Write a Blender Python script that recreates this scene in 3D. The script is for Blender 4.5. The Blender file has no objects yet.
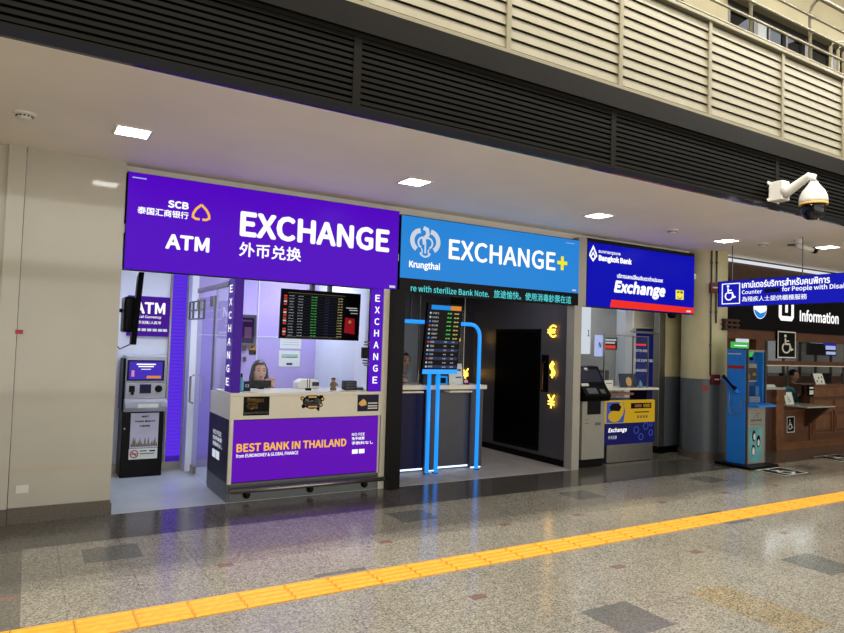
import bpy, bmesh, math, random, os
from mathutils import Vector, Matrix
random.seed(7)
S = bpy.context.scene
COL = bpy.context.collection
PI = math.pi

# ------------------------------------------------------------------ camera
F_PX = 658.1
yaw, pit, rol = math.radians(30.9), math.radians(2.36), math.radians(1.81)
fw = Vector((math.sin(yaw)*math.cos(pit), math.cos(yaw)*math.cos(pit), math.sin(pit)))
rt = Vector((math.cos(yaw), -math.sin(yaw), 0)); up = rt.cross(fw)
r2 = rt*math.cos(rol)+up*math.sin(rol); u2 = up*math.cos(rol)-rt*math.sin(rol)
cam = bpy.data.objects.new('camera', bpy.data.cameras.new('camera')); COL.objects.link(cam)
M = Matrix((r2, u2, -fw)).transposed().to_4x4(); M.translation = (0, 0, 1.6)
cam.matrix_world = M
cam.data.sensor_width = 36; cam.data.lens = 36*F_PX/844; cam.data.clip_start = .05; cam.data.clip_end = 200
S.camera = cam
S.view_settings.view_transform = 'Standard'; S.view_settings.look = 'None'
S.view_settings.exposure = 0.0; S.view_settings.gamma = 1.0; S.view_settings.use_curve_mapping = False
# ------------------------------------------------------------------ world and large lights
W = bpy.data.worlds.new('hall'); S.world = W; W.use_nodes = True
W.node_tree.nodes['Background'].inputs[0].default_value = (1.0, .93, .80, 1)
W.node_tree.nodes['Background'].inputs[1].default_value = 0.16
def area(name, loc, rot, sx, sy, power, col):
    l = bpy.data.lights.new(name, 'AREA'); l.shape = 'RECTANGLE'; l.size = sx; l.size_y = sy
    l.energy = power; l.color = col
    o = bpy.data.objects.new(name, l); COL.objects.link(o); o.location = loc; o.rotation_euler = rot
    return o
# the hall's three lines of ceiling tubes, high over the walkway (they draw the soft-edged steps of shade on the floor)
area('hall_tube_and_fill', (6, 3.02, 8.0), (0, 0, 0), 26, .10, 820, (1, .95, .84))
area('hall_tube_and_fill', (6, 2.76, 8.0), (0, 0, 0), 26, .10, 700, (1, .95, .84))
area('hall_tube_and_fill', (6, 1.62, 8.0), (0, 0, 0), 26, .12, 900, (1, .95, .84))
area('hall_tube_and_fill', (6, -4.5, 8.0), (math.radians(25), 0, 0), 26, 1.5, 200, (1, .93, .78))  # added wide overhead fill, not one of the tube lines
# added fill lights behind the camera, brightening soffit and walls; no real source
area('hall_front_fill', (5, -6.0, 1.5), (math.radians(90), 0, 0), 26, 2.8, 440, (1, .96, .90))
area('hall_front_fill', (5, -8.0, 4.8), (math.radians(90), 0, 0), 26, 2.6, 520, (1, .95, .86))

# ------------------------------------------------------------------ materials
def lin(c): return tuple((x/255/12.92 if x/255 <= .04045 else ((x/255+.055)/1.055)**2.4) for x in c)
def mat(name, rgb, rough=.5, metal=0, noise=.06, scale=6, emit=None, es=1.0, bump=0, coat=0, spec=.5, alpha=None):
    m = bpy.data.materials.new(name); m.use_nodes = True; nt = m.node_tree; b = nt.nodes['Principled BSDF']
    c = lin(rgb)
    b.inputs['Roughness'].default_value = rough; b.inputs['Metallic'].default_value = metal
    b.inputs['Specular IOR Level'].default_value = spec; b.inputs['Coat Weight'].default_value = coat
    b.inputs['Base Color'].default_value = (*c, 1)
    if noise:
        tc = nt.nodes.new('ShaderNodeTexCoord'); n = nt.nodes.new('ShaderNodeTexNoise'); n.inputs['Scale'].default_value = scale
        n.inputs['Detail'].default_value = 4
        r = nt.nodes.new('ShaderNodeValToRGB'); r.color_ramp.elements[0].position = .3; r.color_ramp.elements[1].position = .7
        r.color_ramp.elements[0].color = (*[x*(1-noise) for x in c], 1); r.color_ramp.elements[1].color = (*[min(1, x*(1+noise)) for x in c], 1)
        nt.links.new(tc.outputs['Object'], n.inputs['Vector']); nt.links.new(n.outputs['Fac'], r.inputs['Fac']); nt.links.new(r.outputs['Color'], b.inputs['Base Color'])
        if bump:
            bp = nt.nodes.new('ShaderNodeBump'); bp.inputs['Strength'].default_value = bump; bp.inputs['Distance'].default_value = .01
            nt.links.new(n.outputs['Fac'], bp.inputs['Height']); nt.links.new(bp.outputs['Normal'], b.inputs['Normal'])
    if emit:
        b.inputs['Emission Color'].default_value = (*lin(emit), 1); b.inputs['Emission Strength'].default_value = es
    return m
def emat(name, rgb, es=1.0): return mat(name, (4, 4, 4), .3, noise=0, emit=rgb, es=es, spec=.08)
def glass_mat(name, tint=(1, 1, 1), refl=1.0, haze=0):
    m = bpy.data.materials.new(name); m.use_nodes = True; nt = m.node_tree; nt.nodes.remove(nt.nodes['Principled BSDF'])
    out = nt.nodes['Material Output']; t = nt.nodes.new('ShaderNodeBsdfTransparent'); t.inputs[0].default_value = (*tint, 1)
    g = nt.nodes.new('ShaderNodeBsdfGlossy'); g.inputs['Roughness'].default_value = .03
    fr = nt.nodes.new('ShaderNodeFresnel'); fr.inputs[0].default_value = 1.45
    mu = nt.nodes.new('ShaderNodeMath'); mu.operation = 'MULTIPLY'; mu.inputs[1].default_value = refl
    ge = nt.nodes.new('ShaderNodeNewGeometry'); fc = nt.nodes.new('ShaderNodeMath'); fc.operation = 'MULTIPLY_ADD'; fc.inputs[1].default_value = -1; fc.inputs[2].default_value = 1
    nt.links.new(ge.outputs['Backfacing'], fc.inputs[0]); m3 = nt.nodes.new('ShaderNodeMath'); m3.operation = 'MULTIPLY'; nt.links.new(mu.outputs[0], m3.inputs[0]); nt.links.new(fc.outputs[0], m3.inputs[1])
    mx = nt.nodes.new('ShaderNodeMixShader')
    nt.links.new(fr.outputs[0], mu.inputs[0]); nt.links.new(m3.outputs[0], mx.inputs[0]); nt.links.new(t.outputs[0], mx.inputs[1]); nt.links.new(g.outputs[0], mx.inputs[2])
    last = mx
    if haze:
        d = nt.nodes.new('ShaderNodeBsdfDiffuse'); m2 = nt.nodes.new('ShaderNodeMixShader'); m2.inputs[0].default_value = haze
        nt.links.new(mx.outputs[0], m2.inputs[1]); nt.links.new(d.outputs[0], m2.inputs[2]); last = m2
    nt.links.new(last.outputs[0], out.inputs[0])
    return m
K = dict(
 soffit=mat('soffit_paint', (240, 234, 224), .55, noise=.04, scale=1.2),
 panel=mat('glossy_wall_panel', (188, 184, 170), .07, noise=.05, scale=1.5),
 pgrey=mat('pillar_stone_grey', (172, 168, 156), .4, noise=.05, scale=3),
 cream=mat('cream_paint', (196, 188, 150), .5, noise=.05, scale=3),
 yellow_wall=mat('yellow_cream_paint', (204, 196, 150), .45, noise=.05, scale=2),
 grey_paint=mat('grey_gloss_paint', (88, 96, 102), .35, noise=.08, scale=2),
 granite=mat('granite_skirting', (92, 84, 74), .3, noise=.5, scale=90),
 black=mat('black_metal', (5, 5, 6), .35, noise=.1, spec=.12),
 blackm=mat('matt_black', (7, 7, 8), .6, noise=.1, spec=.25),
 louvre=mat('louvre_brown_black', (22, 20, 17), .6, spec=.08, noise=.1, scale=4),
 band=mat('fascia_black', (20, 18, 16), .5, spec=.1, noise=.15, scale=2),
 trim=mat('polished_edge_trim', (70, 70, 80), .12, metal=.9, noise=.05),
 slat=mat('painted_slat', (128, 121, 98), .5, noise=.08, scale=7),
 slatdark=mat('slat_backing', (24, 22, 18), .7),
 steel=mat('brushed_steel', (150, 146, 138), .3, metal=.9, noise=.05, scale=20),
 darksteel=mat('dark_steel', (95, 98, 100), .35, metal=.7, noise=.05, scale=20),
 rail=mat('rail_paint', (136, 129, 106), .35, noise=.05),
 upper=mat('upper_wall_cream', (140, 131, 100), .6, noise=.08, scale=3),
 ucolm=mat('window_frame_dark', (42, 40, 38), .45),
 whitewall=mat('white_wall', (220, 224, 232), .45, noise=.02),
 lav=mat('lavender_wall', (176, 160, 214), .45, noise=.03),
 lgfloor=mat('pale_vinyl_floor', (190, 195, 196), .22, noise=.05, scale=3),
 ktfloor=mat('pale_stone_floor', (196, 190, 184), .35, noise=.12, scale=5),
 countertop=mat('white_counter', (226, 220, 200), .3, noise=.03),
 navy=mat('navy_panel', (20, 16, 54), .4, noise=.08, spec=.2),
 ktdark=mat('charcoal_panel', (54, 54, 60), .35, noise=.08, scale=3),
 ktwall=mat('charcoal_wall', (84, 82, 86), .32, noise=.1, scale=2),
 screen=mat('screen_off', (2, 3, 7), .45, noise=0, spec=.05),
 purple=emat('purple_lightbox', (82, 0, 192)), purple2=emat('purple_lightbox_low', (96, 8, 178)), purple3=emat('purple_lit_panel', (90, 46, 226), 1.0),
 dpurple=mat('purple_vinyl', (42, 2, 96), .35, noise=.03, spec=.2, emit=(44, 0, 110), es=.9),
 white=emat('lit_white', (255, 255, 255), 1.1), wsoft=emat('lit_soft_white', (214, 222, 232), .9),
 orange=emat('lit_orange', (255, 186, 70)), ktblue=emat('blue_lightbox', (38, 132, 214)),
 yellow=emat('lit_yellow', (246, 236, 30)), cyan=emat('led_cyan', (90, 226, 232)),
 bbblue=emat('deep_blue_lightbox', (6, 8, 176)), red=emat('lit_red', (242, 46, 30)), yel2=emat('lit_pale_yellow', (248, 236, 80)),
 signblue=emat('sign_blue', (22, 26, 178)), lamp=emat('downlight_glow', (255, 255, 245), 14.0),
 neon=emat('neon_amber', (255, 190, 64), 5.0), ledw=emat('led_cool_white', (205, 225, 255), 2.2), ledb=emat('led_blue', (30, 130, 255), 1.6),
 pole=mat('blue_pole', (14, 100, 200), .3, noise=0, emit=(22, 140, 245), es=1.15),
 kioskblue=mat('kiosk_blue', (34, 132, 232), .35, noise=.04), kiosksilver=mat('kiosk_silver', (150, 150, 142), .35, metal=.3),
 kioskin=mat('kiosk_inner_blue', (56, 104, 160), .4), penguin=mat('poster_teal', (96, 168, 178), .4, noise=.35, scale=3),
 atmgrey=mat('machine_silver', (170, 172, 178), .35, noise=.03), bbgrey=mat('kiosk_warm_grey', (150, 148, 138), .45, noise=.03),
 wood=mat('dark_brown_wood', (92, 56, 34), .4, noise=.25, scale=9), wood2=mat('carved_brown_wood', (112, 72, 44), .4, noise=.25, scale=9),
 wooddk=mat('deep_brown_panel', (66, 42, 30), .45, noise=.2), stone=mat('grey_stone_top', (168, 168, 158), .3, noise=.1),
 skin=mat('skin', (214, 172, 150), .5, noise=.03), skin2=mat('skin_tan', (170, 128, 104), .5, noise=.03), hair=mat('black_hair', (10, 8, 8), .45, noise=.3, scale=40),
 navycloth=mat('dark_uniform', (14, 13, 24), .8), teal=mat('teal_shirt', (88, 160, 176), .8), blackcloth=mat('black_uniform', (22, 22, 26), .8),
 lip=mat('lip_red', (170, 70, 70), .4, noise=0), eyew=mat('eye_dark', (20, 14, 12), .2, noise=0), whitep=mat('white_plastic', (224, 222, 214), .35, noise=.02),
 paper=mat('white_paper', (222, 226, 216), .7, noise=.03), green=emat('lit_green', (70, 190, 84), .9), redp=mat('red_enamel', (170, 28, 34), .4, noise=.03),
 maroon=mat('dark_red_box', (96, 18, 26), .4, noise=.05), tactile=mat('tactile_yellow', (216, 152, 34), .5, noise=.12, scale=25),
 stickerblk=mat('sticker_black', (8, 7, 12), .5, noise=0, spec=.1), stickerw=mat('sticker_white', (224, 224, 214), .5, noise=0), gold=mat('sticker_gold', (240, 186, 96), .5, noise=0),
 posterw=mat('poster_pale', (206, 204, 224), .5, noise=.08, scale=8), navyposter=emat('poster_navy_lit', (20, 24, 84), .8), yposter=emat('poster_yellow_lit', (196, 156, 30), .8),
 gtxt=emat('rate_green', (96, 232, 96), .9), ytxt=emat('rate_yellow', (238, 226, 130), .8), wtxt=emat('rate_white', (216, 216, 222), .7), otxt=emat('header_orange', (226, 140, 50), .9), btxt=emat('header_blue', (26, 140, 232), .95),
 flag=emat('flag_red', (216, 60, 44), .8), passport=emat('passport_red', (150, 20, 30), .8), rowgrey=emat('row_slate', (50, 58, 92), .8),
 atmscreen=emat('atm_screen_violet', (70, 46, 190), .9), pink=emat('screen_pink', (230, 150, 190), .8), clearb=mat('bottle_blue', (96, 170, 196), .2, noise=0), khaki=mat('figurine_khaki', (120, 104, 70), .6),
 cardbox=mat('dark_box', (34, 36, 42), .5), lilac=emat('lit_pale_blue', (176, 190, 240), .9), daylight=emat('sky_reflection_glow', (226, 234, 244), 1.0), roomceil=mat('booth_ceiling', (225, 226, 230), .6, noise=0),
 laptop=mat('laptop_navy', (36, 40, 74), .4), blindw=mat('back_partition_grey', (150, 152, 150), .6), orangebrown=mat('copper_tan', (150, 90, 60), .5),
)
K['glass'] = glass_mat('clear_glass', (.97, .98, .985), .5)
K['glassg'] = glass_mat('green_tint_glass', (.93, .96, .965), 1.0, .015)
K['glassd'] = glass_mat('smoked_glass', (.55, .55, .55), 1.2)

# terrazzo: speckle + tile joints
def terrazzo(name, base, contrast=.42, joints=True, rough=.15):
    m = bpy.data.materials.new(name); m.use_nodes = True; nt = m.node_tree; N = nt.nodes; L = nt.links; b = N['Principled BSDF']
    tc = N.new('ShaderNodeTexCoord'); c = lin(base)
    v = N.new('ShaderNodeTexVoronoi'); v.inputs['Scale'].default_value = 115
    L.new(tc.outputs['Object'], v.inputs['Vector'])
    bw = N.new('ShaderNodeSeparateColor'); L.new(v.outputs['Color'], bw.inputs[0])
    r = N.new('ShaderNodeValToRGB'); e = r.color_ramp.elements
    e[0].position = 0; e[0].color = (*[x*(1-contrast) for x in c], 1); e[1].position = 1; e[1].color = (*[x*(1+contrast) for x in c], 1)
    L.new(bw.outputs[0], r.inputs[0])
    n = N.new('ShaderNodeTexNoise'); n.inputs['Scale'].default_value = .9; n.inputs['Detail'].default_value = 3; L.new(tc.outputs['Object'], n.inputs['Vector'])
    mr = N.new('ShaderNodeMapRange'); mr.inputs[1].default_value = .3; mr.inputs[2].default_value = .7; mr.inputs[3].default_value = .88; mr.inputs[4].default_value = 1.1
    L.new(n.outputs['Fac'], mr.inputs[0])
    mul = N.new('ShaderNodeMix'); mul.data_type = 'RGBA'; mul.blend_type = 'MULTIPLY'; mul.inputs[0].default_value = 1
    L.new(r.outputs[0], mul.inputs[6]); L.new(mr.outputs[0], mul.inputs[7])
    last = mul.outputs[2]
    if joints:
        bk = N.new('ShaderNodeTexBrick'); bk.offset = .5; bk.inputs['Scale'].default_value = 1.0
        bk.inputs['Brick Width'].default_value = .42; bk.inputs['Row Height'].default_value = .63; bk.inputs['Mortar Size'].default_value = .0025; bk.inputs['Mortar Smooth'].default_value = .2
        bk.offset = 0
        for i, q in ((1, .96), (2, 1.04), (3, .62)): bk.inputs[i].default_value = (q, q, q, 1)
        mp = N.new('ShaderNodeMapping'); mp.inputs['Location'].default_value = (.01, .05, 0); L.new(tc.outputs['Object'], mp.inputs[0]); L.new(mp.outputs[0], bk.inputs['Vector'])
        m2 = N.new('ShaderNodeMix'); m2.data_type = 'RGBA'; m2.blend_type = 'MULTIPLY'; m2.inputs[0].default_value = 1
        L.new(last, m2.inputs[6]); L.new(bk.outputs['Color'], m2.inputs[7]); last = m2.outputs[2]
    L.new(last, b.inputs['Base Color']); b.inputs['Roughness'].default_value = rough
    nr = N.new('ShaderNodeMapRange'); nr.inputs[3].default_value = rough*.8; nr.inputs[4].default_value = rough*1.3; L.new(n.outputs['Fac'], nr.inputs[0]); L.new(nr.outputs[0], b.inputs['Roughness'])
    return m
K['terr'] = terrazzo('terrazzo_grey', (132, 127, 115), .5)
K['terrd'] = terrazzo('terrazzo_slate', (98, 98, 92), .3, False)
K['terrk'] = terrazzo('terrazzo_charcoal_and_shade', (100, 96, 87), .35, True)
K['terrr'] = terrazzo('terrazzo_red', (116, 92, 82), .25, False)
K['terrb'] = terrazzo('terrazzo_brown', (134, 122, 98), .6, False)

# ------------------------------------------------------------------ mesh helpers
def NB(): return bmesh.new()
def bx(bm, x0, x1, y0, y1, z0, z1):
    v = [bm.verts.new((x, y, z)) for x in (x0, x1) for y in (y0, y1) for z in (z0, z1)]
    for f in ((0, 1, 3, 2), (4, 6, 7, 5), (0, 4, 5, 1), (2, 3, 7, 6), (0, 2, 6, 4), (1, 5, 7, 3)): bm.faces.new([v[i] for i in f])
    return bm
def B(*bs):
    bm = NB()
    for b in bs: bx(bm, *b)
    return bm
def tube(bm, pts, r, n=10):
    pts = [Vector(p) for p in pts]; rings = []
    for i, p in enumerate(pts):
        d = (pts[min(i+1, len(pts)-1)]-pts[max(i-1, 0)]).normalized()
        a = d.cross(Vector((0, 0, 1)) if abs(d.z) < .9 else Vector((1, 0, 0))).normalized(); b = d.cross(a)
        rr = r[i] if isinstance(r, (list, tuple)) else r
        rings.append([bm.verts.new(p+a*math.cos(2*PI*k/n)*rr+b*math.sin(2*PI*k/n)*rr) for k in range(n)])
    for A, C in zip(rings, rings[1:]):
        for k in range(n): bm.faces.new((A[k], A[(k+1) % n], C[(k+1) % n], C[k]))
    bm.faces.new(rings[0][::-1]); bm.faces.new(rings[-1])
    return bm
def lathe(bm, c, prof, n=24, axis=(0, 0, 1), sx=1, sy=1):
    ax = Vector(axis).normalized(); a = ax.cross(Vector((0, 1, 0)) if abs(ax.y) < .9 else Vector((1, 0, 0))).normalized(); b = ax.cross(a); c = Vector(c); rings = []
    for r, h in prof: rings.append([bm.verts.new(c+ax*h+a*math.cos(2*PI*k/n)*r*sx+b*math.sin(2*PI*k/n)*r*sy) for k in range(n)])
    for A, C in zip(rings, rings[1:]):
        for k in range(n): bm.faces.new((A[k], A[(k+1) % n], C[(k+1) % n], C[k]))
    bm.faces.new(rings[0][::-1]); bm.faces.new(rings[-1]); return bm
class Fr:
    def __init__(s, o, U, V): s.o, s.U, s.V = Vector(o), Vector(U), Vector(V); s.N = s.U.cross(s.V)
    def p(s, u, v, d=0): return s.o+s.U*u+s.V*v+s.N*d
def facade(y): return Fr((0, y, 0), (1, 0, 0), (0, 0, 1))            # u = X, v = Z, facing -Y
def sidewall(x): return Fr((x, 0, 0), (0, -1, 0), (0, 0, 1))         # u = -Y, v = Z, facing -X
def prism(bm, fr, pts, d0, d1):
    a = [bm.verts.new(fr.p(u, v, d0)) for u, v in pts]; b = [bm.verts.new(fr.p(u, v, d1)) for u, v in pts]; n = len(pts)
    bm.faces.new(a[::-1]); bm.faces.new(b)
    for i in range(n): bm.faces.new((a[i], a[(i+1) % n], b[(i+1) % n], b[i]))
    return bm
def rect(bm, fr, u0, u1, v0, v1, d0=0, d1=.004): return prism(bm, fr, [(u0, v0), (u1, v0), (u1, v1), (u0, v1)], d0, d1)
def disc(bm, fr, u, v, r, d0=0, d1=.004, n=20, ry=None): return prism(bm, fr, [(u+r*math.cos(2*PI*k/n), v+(ry or r)*math.sin(2*PI*k/n)) for k in range(n)], d0, d1)
def stroke(bm, fr, pts, w, d0=0, d1=.004, closed=False):
    P = [Vector(p) for p in pts]; n = len(P); Lf, Rt = [], []
    for i in range(n):
        a = P[i-1] if (i or closed) else P[i]; b = P[(i+1) % n] if (i < n-1 or closed) else P[i]
        d1_ = (P[i]-a).normalized() if (P[i]-a).length else (b-P[i]).normalized(); d2_ = (b-P[i]).normalized() if (b-P[i]).length else d1_
        t = (d1_+d2_).normalized() if (d1_+d2_).length > 1e-4 else d1_; nn = Vector((-t.y, t.x)); k = max(.5, abs(nn.dot(Vector((-d1_.y, d1_.x)))))
        Lf.append(P[i]+nn*w/2/k); Rt.append(P[i]-nn*w/2/k)
    for i in range(n if closed else n-1):
        j = (i+1) % n; prism(bm, fr, [Rt[i], Rt[j], Lf[j], Lf[i]], d0, d1)
    return bm
def arc(cx, cy, r, a0, a1, n=14, ry=None): return [(cx+r*math.cos(math.radians(a0+(a1-a0)*i/n)), cy+(ry or r)*math.sin(math.radians(a0+(a1-a0)*i/n))) for i in range(n+1)]
def base_of(bm):
    bm.verts.ensure_lookup_table(); xs = [v.co.x for v in bm.verts]; ys = [v.co.y for v in bm.verts]; zs = [v.co.z for v in bm.verts]
    return Vector(((min(xs)+max(xs))/2, (min(ys)+max(ys))/2, min(zs)))
def wpos(o):
    p = Vector((0, 0, 0))
    while o: p += o.location; o = o.parent
    return p
SPLIT = {'frame', 'upright', 'bar', 'clip', 'flag', 'header_line', 'fin', 'post', 'bracket', 'pane', 'side_pane', 'window', 'tray', 'light_strip', 'card_icon', 'hanger_rod', 'ceiling_bracket', 'mullion', 'arm', 'mounting_lug',
 'standoff', 'patch_fitting', 'edge_profile', 'edge_post', 'camera_lens', 'keypad', 'label_sticker', 'coin', 'edge_strip', 'door', 'screen_bezel', 'card_logos', 'support', 'suspension', 'leg', 'stem', 'caption', 'marking', 'slot', 'coin_drawing', 'bird_shape', 'bird_belly', 'print', 'title', 'picture', 'window_pane', 'card_reader', 'yellow_case', 'eyes', 'ears', 'eyebrows', 'panel', 'trim_frame', 'trim_17'}
SPLIT_NAME = {'eyes': 'eye', 'ears': 'ear', 'eyebrows': 'eyebrow', 'card_logos': 'card_logo'}
def islands(bm):
    seen = set(); out = []
    for v in bm.verts:
        if v in seen: continue
        st = [v]; seen.add(v); g = []
        while st:
            q = st.pop(); g.append(q)
            for e in q.link_edges:
                w = e.other_vert(q)
                if w not in seen: seen.add(w); st.append(w)
        out.append(g)
    return out
def obj(name, bm, m, parent=None, bev=0, smooth=False, label=None):
    if name in SPLIT and parent:
        isl = islands(bm)
        if len(isl) > 1:
            last = None
            for g in isl:
                b2 = NB(); mp = {v: b2.verts.new(v.co) for v in g}
                fs = {f for v in g for f in v.link_faces}
                for f in fs: b2.faces.new([mp[v] for v in f.verts])
                last = obj1(SPLIT_NAME.get(name, name), b2, m, parent, bev, smooth, label)
            bm.free(); return last
    return obj1(SPLIT_NAME.get(name, name), bm, m, parent, bev, smooth, label)
def obj1(name, bm, m, parent=None, bev=0, smooth=False, label=None):
    """a mesh given in world metres becomes ONE object, its origin at its own base"""
    bmesh.ops.recalc_face_normals(bm, faces=bm.faces)
    o = base_of(bm); me = bpy.data.meshes.new(name)
    bmesh.ops.translate(bm, verts=bm.verts, vec=-o)
    bm.to_mesh(me); bm.free()
    for q in (m if isinstance(m, (list, tuple)) else [m]): me.materials.append(K[q] if isinstance(q, str) else q)
    if smooth:
        for p in me.polygons: p.use_smooth = True
    ob = bpy.data.objects.new(name, me); COL.objects.link(ob)
    ob.location = o-(wpos(parent) if parent else Vector((0, 0, 0)))
    if parent: ob.parent = parent
    if bev:
        md = ob.modifiers.new('bevel', 'BEVEL'); md.width = bev; md.segments = 2; md.limit_method = 'ANGLE'
    if label: ob['label'] = label
    return ob
def thing(name, label, cat, loc, group=None):
    o = bpy.data.objects.new(name, None); COL.objects.link(o); o.location = loc; o.empty_display_size = .1
    o['label'] = label; o['category'] = cat
    if group: o['group'] = group
    return o
def tag(o, label, cat, group=None):
    o['label'] = label; o['category'] = cat
    if group: o['group'] = group
    return o
def struct(name, bm, m, parent=None, **k):
    o = obj(name, bm, m, parent, **k)
    if not parent: o['kind'] = 'structure'
    return o
def copy_thing(root, delta, label=None, name=None):
    r = root.copy(); COL.objects.link(r); r.location = root.location+Vector(delta)
    if label: r['label'] = label
    for ch in list(root.children):
        c = ch.copy(); COL.objects.link(c); c.parent = r
        for g in list(ch.children):
            d = g.copy(); COL.objects.link(d); d.parent = c
    return r
_fp = os.path.join(bpy.utils.resource_path('LOCAL'), 'datafiles', 'fonts', 'Noto Sans CJK Regular.woff2')
try: FONT = bpy.data.fonts.load(_fp) if os.path.exists(_fp) else None
except Exception: FONT = None
def text(body, fr, u0, u1, v0, v1, m, parent, bold=0., d=.004, shear=0, name='lettering', res=3, d0=0.0, align='LEFT', space=1.0, lh=1.0):
    """lettering fitted to a box in the frame; bold strokes come from a fan of slightly shifted copies"""
    c = bpy.data.curves.new('t', 'FONT'); c.body = body; c.resolution_u = res; c.shear = shear; c.align_x = align; c.space_character = space; c.space_line = lh
    if FONT and not any(0x0E00 <= ord(ch) <= 0x0E7F for ch in body): c.font = FONT
    o = bpy.data.objects.new('t', c); me = bpy.data.meshes.new_from_object(o)
    bpy.data.objects.remove(o); bpy.data.curves.remove(c)
    P = [(v.co.x, v.co.y) for v in me.vertices]; Fc = [tuple(p.vertices) for p in me.polygons]; bpy.data.meshes.remove(me)
    xa, xb = min(p[0] for p in P), max(p[0] for p in P); ya, yb = min(p[1] for p in P), max(p[1] for p in P)
    nl = body.count('\n')+1; w = bold*(v1-v0)/nl
    offs = [(0, 0)] if not bold else [(w*math.cos(k*PI/4), w*math.sin(k*PI/4)) for k in range(8)]
    if bold and len(P) > 1500: offs = offs[::2]
    u0 += w; u1 -= w; v0 += w; v1 -= w
    bm = NB()
    for ou, ov in offs:
        vs = [bm.verts.new(fr.p(u0+(x-xa)/(xb-xa)*(u1-u0)+ou, v0+(y-ya)/(yb-ya)*(v1-v0)+ov, d0+d)) for x, y in P]
        for f in Fc:
            try: bm.faces.new([vs[k] for k in f])
            except ValueError: pass
    bm.normal_update()
    if not bold:
        r = bmesh.ops.extrude_face_region(bm, geom=bm.faces[:]); vs = [e for e in r['geom'] if isinstance(e, bmesh.types.BMVert)]
        bmesh.ops.translate(bm, verts=vs, vec=-fr.N*(d*.8))
    return obj(name, bm, m, parent)
def wheelchair(bm, fr, cx, cy, h, d0=0, d1=.003):
    s = h; w = .085*s
    disc(bm, fr, cx-.13*s, cy+.42*s, .075*s, d0, d1, 14)
    stroke(bm, fr, [(cx-.13*s, cy+.30*s), (cx-.11*s, cy+.02*s), (cx+.15*s, cy+.02*s), (cx+.27*s, cy-.27*s), (cx+.38*s, cy-.22*s)], w, d0, d1)
    stroke(bm, fr, [(cx-.11*s, cy+.17*s), (cx+.11*s, cy+.17*s)], w*.8, d0, d1)
    stroke(bm, fr, arc(cx-.06*s, cy-.17*s, .24*s, 125, 385, 18), w*.85, d0, d1)
    return bm

# ================================================================== STRUCTURE
YF = 6.46; CZ = 3.15; FY = 4.08
# floor with its inlaid tiles and a painted band of shade
bm = B((-4, 18, -9, 11, -.1, 0))
n0 = len(bm.faces)
def inlay(x0, x1, y0, y1, idx, h=.0012):
    k = len(bm.faces); bx(bm, x0, x1, y0, y1, -.01, h); bm.faces.ensure_lookup_table()
    for f in bm.faces[k:]: f.material_index = idx
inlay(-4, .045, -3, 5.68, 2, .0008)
inlay(-4, 18, 5.68, YF-.01, 2, .0008)  # shade under the canopy painted as a darker band by the shopfronts
for x in (.42, 2.96, 5.10, 7.28, 9.5):
    inlay(x, x+.38, 5.15, 5.49, 1)
for x, y in ((2.97, 2.58), (5.13, 2.62), (.42, 2.6), (7.3, 2.6), (5.72, 3.83), (1.75, 4.21), (3.9, 0.2)): inlay(x, x+.38, y, y+.39 if y < 4 else y+.05, 1)
for x, y in ((-.07, 4.64), (1.22, 4.68), (2.49, 4.68), (3.70, 4.68), (4.57, 4.67), (2.49, 3.41), (3.77, 3.42), (4.63, 3.40), (5.88, 3.41), (6.9, 4.68), (5.8, 4.68), (7.9, 4.68)): inlay(x, x+.11, y, y+.07, 3)
inlay(3.85, 4.21, 2.15, 2.88, 4)
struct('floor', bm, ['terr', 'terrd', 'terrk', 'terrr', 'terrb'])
struct('floor', B((.70, 3.4, YF-.005, 8.5, -.02, .004)), 'lgfloor')
struct('floor', B((3.4, 6.26, YF-.005, 9.2, -.02, .004)), 'ktfloor')
struct('ceiling', B((-4, 18, FY+.02, YF+.2, CZ, CZ+.08)), 'soffit')
struct('ceiling', B((.62, 6.4, YF+.02, 9.4, 2.52, 2.6)), 'roomceil')
struct('ceiling', B((6.3, 9.6, YF+.02, 8.5, 2.72, 2.8)), 'roomceil')
struct('ceiling', B((9.4, 18, YF+.02, 11, 2.62, 2.7)), 'blindw')
# wall over the shop fronts and the left panel wall
struct('wall_front', B((.70, 6.30, YF+.11, YF+.2, 2.5, CZ), (6.30, 8.7, YF+.11, YF+.2, 2.62, CZ)), 'soffit')
struct('wall_left', B((-.07, .70, YF, 8.5, .13, CZ)), 'panel')
struct('baseboard_left', B((-.07, .702, YF-.015, YF+.1, 0, .13), (.69, .715, YF-.01, 8.4, 0, .10)), 'granite')
struct('trim_1', B((-.30, -.20, YF+.02, YF+.2, 0, CZ), (-.20, -.075, YF-.03, YF+.2, 0, CZ)), 'panel')
struct('trim_2', B((-.30, -.075, YF-.045, YF+.02, 0, .13)), 'granite')
# wall light switch plate and red tag
tag(obj('blank_socket_plate', B((-.02, .075, YF-.012, YF, .245, .315)), 'whitep', bev=.004), 'small cream blank socket plate low on the pale wall panel', 'socket')
tag(obj('red_tag', B((-.085, -.03, YF-.04, YF-.03, 1.575, 1.61)), 'redp'), 'small red tag at the left edge of the pale wall panel', 'tag')
# left round column, mostly out of frame
c = thing('round_column', 'cream round column cut by the left edge of the photo', 'column', (-.72, 6.6, 0))
obj('shaft', lathe(NB(), (-.72, 6.6, .13), [(.43, 0), (.43, CZ-.13)], 40), 'yellow_wall', c, smooth=False)
obj('skirting', lathe(NB(), (-.72, 6.6, 0), [(.445, 0), (.445, .13)], 40), 'granite', c)

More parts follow.
